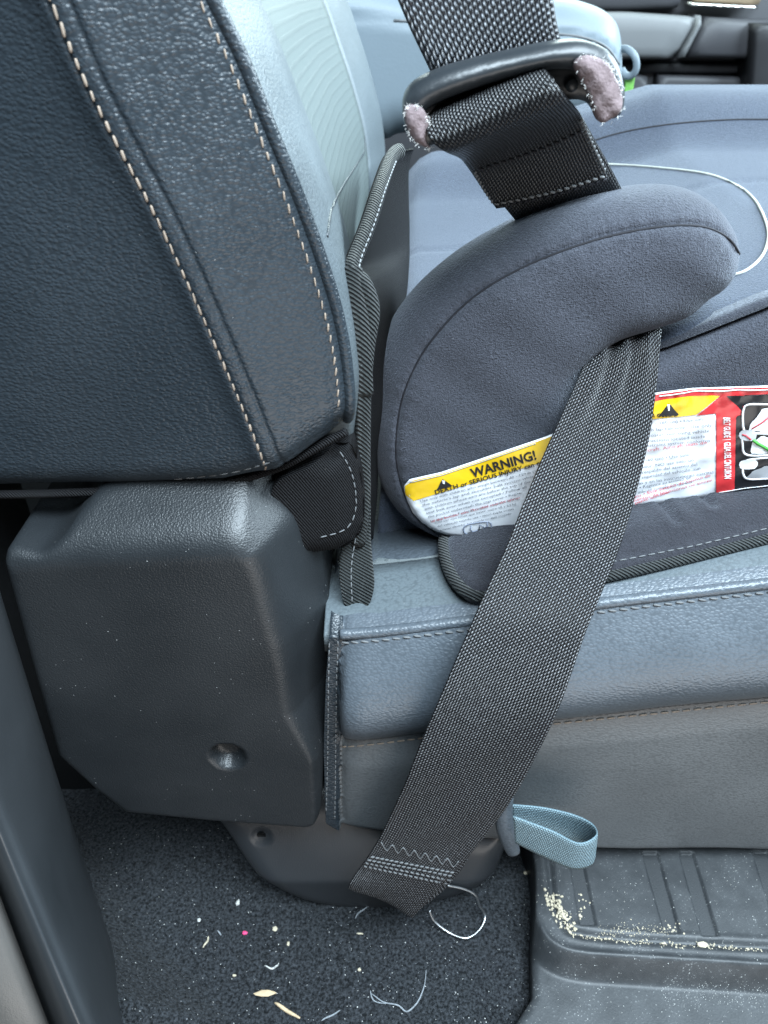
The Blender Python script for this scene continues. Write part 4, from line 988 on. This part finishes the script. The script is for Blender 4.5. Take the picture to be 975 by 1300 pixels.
dpanel('window_view', [(872, -30), (968, -30), (968, 7), (872, 2)], 0.005, M['wood'], 0.01, 0.002)

# ================================================================== CRUMBS AND LINT
Fb = bvh(crp)
def drop(px, py, tree): 
    d = ray(px, py).normalized(); r = tree.ray_cast(CAM, d); return r[0]
def chip(c, r, rr_):
    bm = bmesh.new(); bmesh.ops.create_icosphere(bm, subdivisions=1, radius=r)
    s = (rr_.uniform(.6, 1.4), rr_.uniform(.6, 1.4), rr_.uniform(.4, .9))
    V = [Vector((v.co.x * s[0], v.co.y * s[1], v.co.z * s[2])) * rr_.uniform(.75, 1.2) + c for v in bm.verts]; F = [[v.index for v in f.verts] for f in bm.faces]; bm.free(); return V, F
def crumbs(name, spots, mat, tree, seedv):
    rr_ = random.Random(seedv); VV, FF = [], []
    for px, py, r in spots:
        h = drop(px, py, tree)
        if h is None: continue
        V, F = chip(h + Vector((0, 0, r * 0.4)), r, rr_); k = len(VV); VV += V; FF += [[q + k for q in f] for f in F]
    return tag(mesh(name, VV, FF, mat, None, False), kind='stuff')
rs_ = random.Random(11)
sp = []
for k in range(150):   # pile in the corner of the liner's groove
    t = rs_.random(); x = 698 + 26 * t + rs_.gauss(0, 4); y = 1136 + 44 * t + rs_.gauss(0, 4); sp.append((x, y, rs_.uniform(.0003, .0010)))
for k in range(16): sp.append((740 + rs_.gauss(0, 4), 1150 + rs_.gauss(0, 12), rs_.uniform(.0003, .0008)))
for k in range(160): sp.append((725 + rs_.random() * 245, 0, rs_.uniform(.0002, .0006)))
sp = [(x, (np.interp(x, [720, 735, 800, 900, 975], [1184, 1189, 1196, 1202, 1207]) + rs_.gauss(0, 1.6)) if y == 0 else y, r) for x, y, r in sp]
for k in range(160): sp.append((760 + rs_.random() * 90, 1182 + rs_.gauss(0, 5), rs_.uniform(.00015, .0004)))
for k in range(14): sp.append((852 + rs_.gauss(0, 7), 1178 + rs_.gauss(0, 4), rs_.uniform(.0003, .0008)))
tag(crumbs('crumbs', sp, M['crumb'], Lb, 1), 'scattered cream crumbs along the liner groove', 'crumbs')
sp = [(690 + rs_.random() * 285, 1095 + rs_.random() * 200, rs_.uniform(.00010, .00026)) for k in range(300)] + [(840 + rs_.random() * 140, 1262 + rs_.gauss(0, 10), rs_.uniform(.00008, .0002)) for k in range(300)]
tag(crumbs('dust_grains', sp, M['crumb_white'], Lb, 2), 'fine white dust grains on the floor liner', 'dust')
sp = [(110 + rs_.random() * 560, 1050 + rs_.random() * 250, rs_.uniform(.00012, .00034)) for k in range(480)]
tag(crumbs('carpet_grit', sp, M['crumb_white'], Fb, 3), 'fine pale grit scattered over the dark carpet', 'grit')
def one(name, px, py, r, mat, label, cat, tree=Fb, sc=(1, 1, 1), rot=0.0, group=None):
    h = drop(px, py, tree); rr_ = random.Random(int(px * 7 + py)); V, F = chip(Vector((0, 0, 0)), r, rr_)
    R = Matrix.Rotation(rot, 3, 'Z'); V = [R @ Vector((v.x * sc[0], v.y * sc[1], v.z * sc[2])) + h + Vector((0, 0, r * 0.6)) for v in V]
    return tag(mesh(name, V, F, mat, None, False), label, cat, group)
one('crumb', 302, 1147, .0016, M['crumb_white'], 'white crumb on the carpet below the dimpled hinge cover', 'crumb')
one('crumb', 253, 1169, .0010, M['crumb_white'], 'small white crumb left of the pink crumb on the carpet', 'crumb')
one('pink_crumb', 311, 1185, .0013, M['pink'], 'bright pink crumb on the dark carpet', 'crumb')
one('crumb', 349, 1180, .0013, M['crumb'], 'cream crumb right of the pink crumb on the carpet', 'crumb')
one('crumb', 366, 1199, .0011, M['crumb'], 'tan oblong crumb right of the cream crumb on the carpet', 'crumb', sc=(.7, 1.5, 1))
one('crumb', 456, 1232, .0015, M['crumb'], 'cream crumb on the carpet below the belt end', 'crumb')
one('crumb', 457, 1186, .0011, M['crumb'], 'thin pale crumb on the carpet under the belt fold', 'crumb', sc=(1.6, .6, 1))
one('crumb', 667, 1109, .0012, M['crumb'], 'cream crumb by the liner edge under the pull loop', 'crumb')
one('crumb', 298, 1239, .0011, M['crumb'], 'orange-tan crumb on the carpet above the dry flake', 'crumb')
one('crumb', 891, 1201, .0026, M['crumb'], 'largest cream crumb in the floor liner groove', 'crumb', Lb, (1.5, .6, .6))
one('crumb', 842, 1199, .0018, M['crumb'], 'cream crumb in the liner groove left of the largest one', 'crumb', Lb, (1.3, .5, .6))
one('dry_flake', 337, 1263, .0034, M['straw'], 'ragged dry tan flake on the carpet beside a splinter', 'flake', sc=(1.4, .8, .35))
def strand(name, pts, r, mat, label, cat, tree=Fb, lift=0.0008, group=None):
    P = []
    for p in crom(pts, 8):
        h = drop(p[0], p[1], tree)
        if h is not None: P.append((h.x, h.y, h.z + lift + 0.0006 * math.sin(len(P) * 0.5)))
    n = len(P); return tag(tube(name, np.array(P), [r * (0.35 + 0.65 * math.sin(math.pi * (i + .5) / n)) for i in range(n)], mat, None, 6), label, cat, group)
strand('splinter', [(349, 1274), (362, 1282), (381, 1294)], 0.0011, M['straw'], 'dry straw splinter lying on the carpet', 'splinter')
strand('straw', [(258, 1204), (263, 1196), (265, 1190)], 0.0007, M['crumb'], 'short pale straw standing out left of the pink crumb', 'straw')
strand('thread', [(336, 1227), (344, 1230), (351, 1228), (354, 1223)], 0.0006, M['crumb_white'], 'short curved white thread on the carpet above the flake', 'thread')
strand('thread', [(470, 1262), (485, 1272), (505, 1278), (517, 1285), (528, 1276), (538, 1255), (541, 1232)], 0.0005, M['lint'], 'long wavy grey thread on the carpet right of the splinter', 'thread', lift=0.0012)
strand('thread', [(470, 1258), (474, 1270), (490, 1276)], 0.0004, M['lint'], 'short grey thread crossing the long wavy one', 'thread')
strand('thread', [(451, 1167), (457, 1158), (468, 1152)], 0.0005, M['lint'], 'short grey thread beside the belt end on the carpet', 'thread')
strand('thread', [(276, 1182), (281, 1188)], 0.0005, M['lint'], 'tiny grey thread left of the pink crumb', 'thread')
strand('thread', [(408, 1297), (420, 1290), (432, 1284)], 0.0005, M['lint'], 'short grey thread at the bottom edge right of the splinter', 'thread')
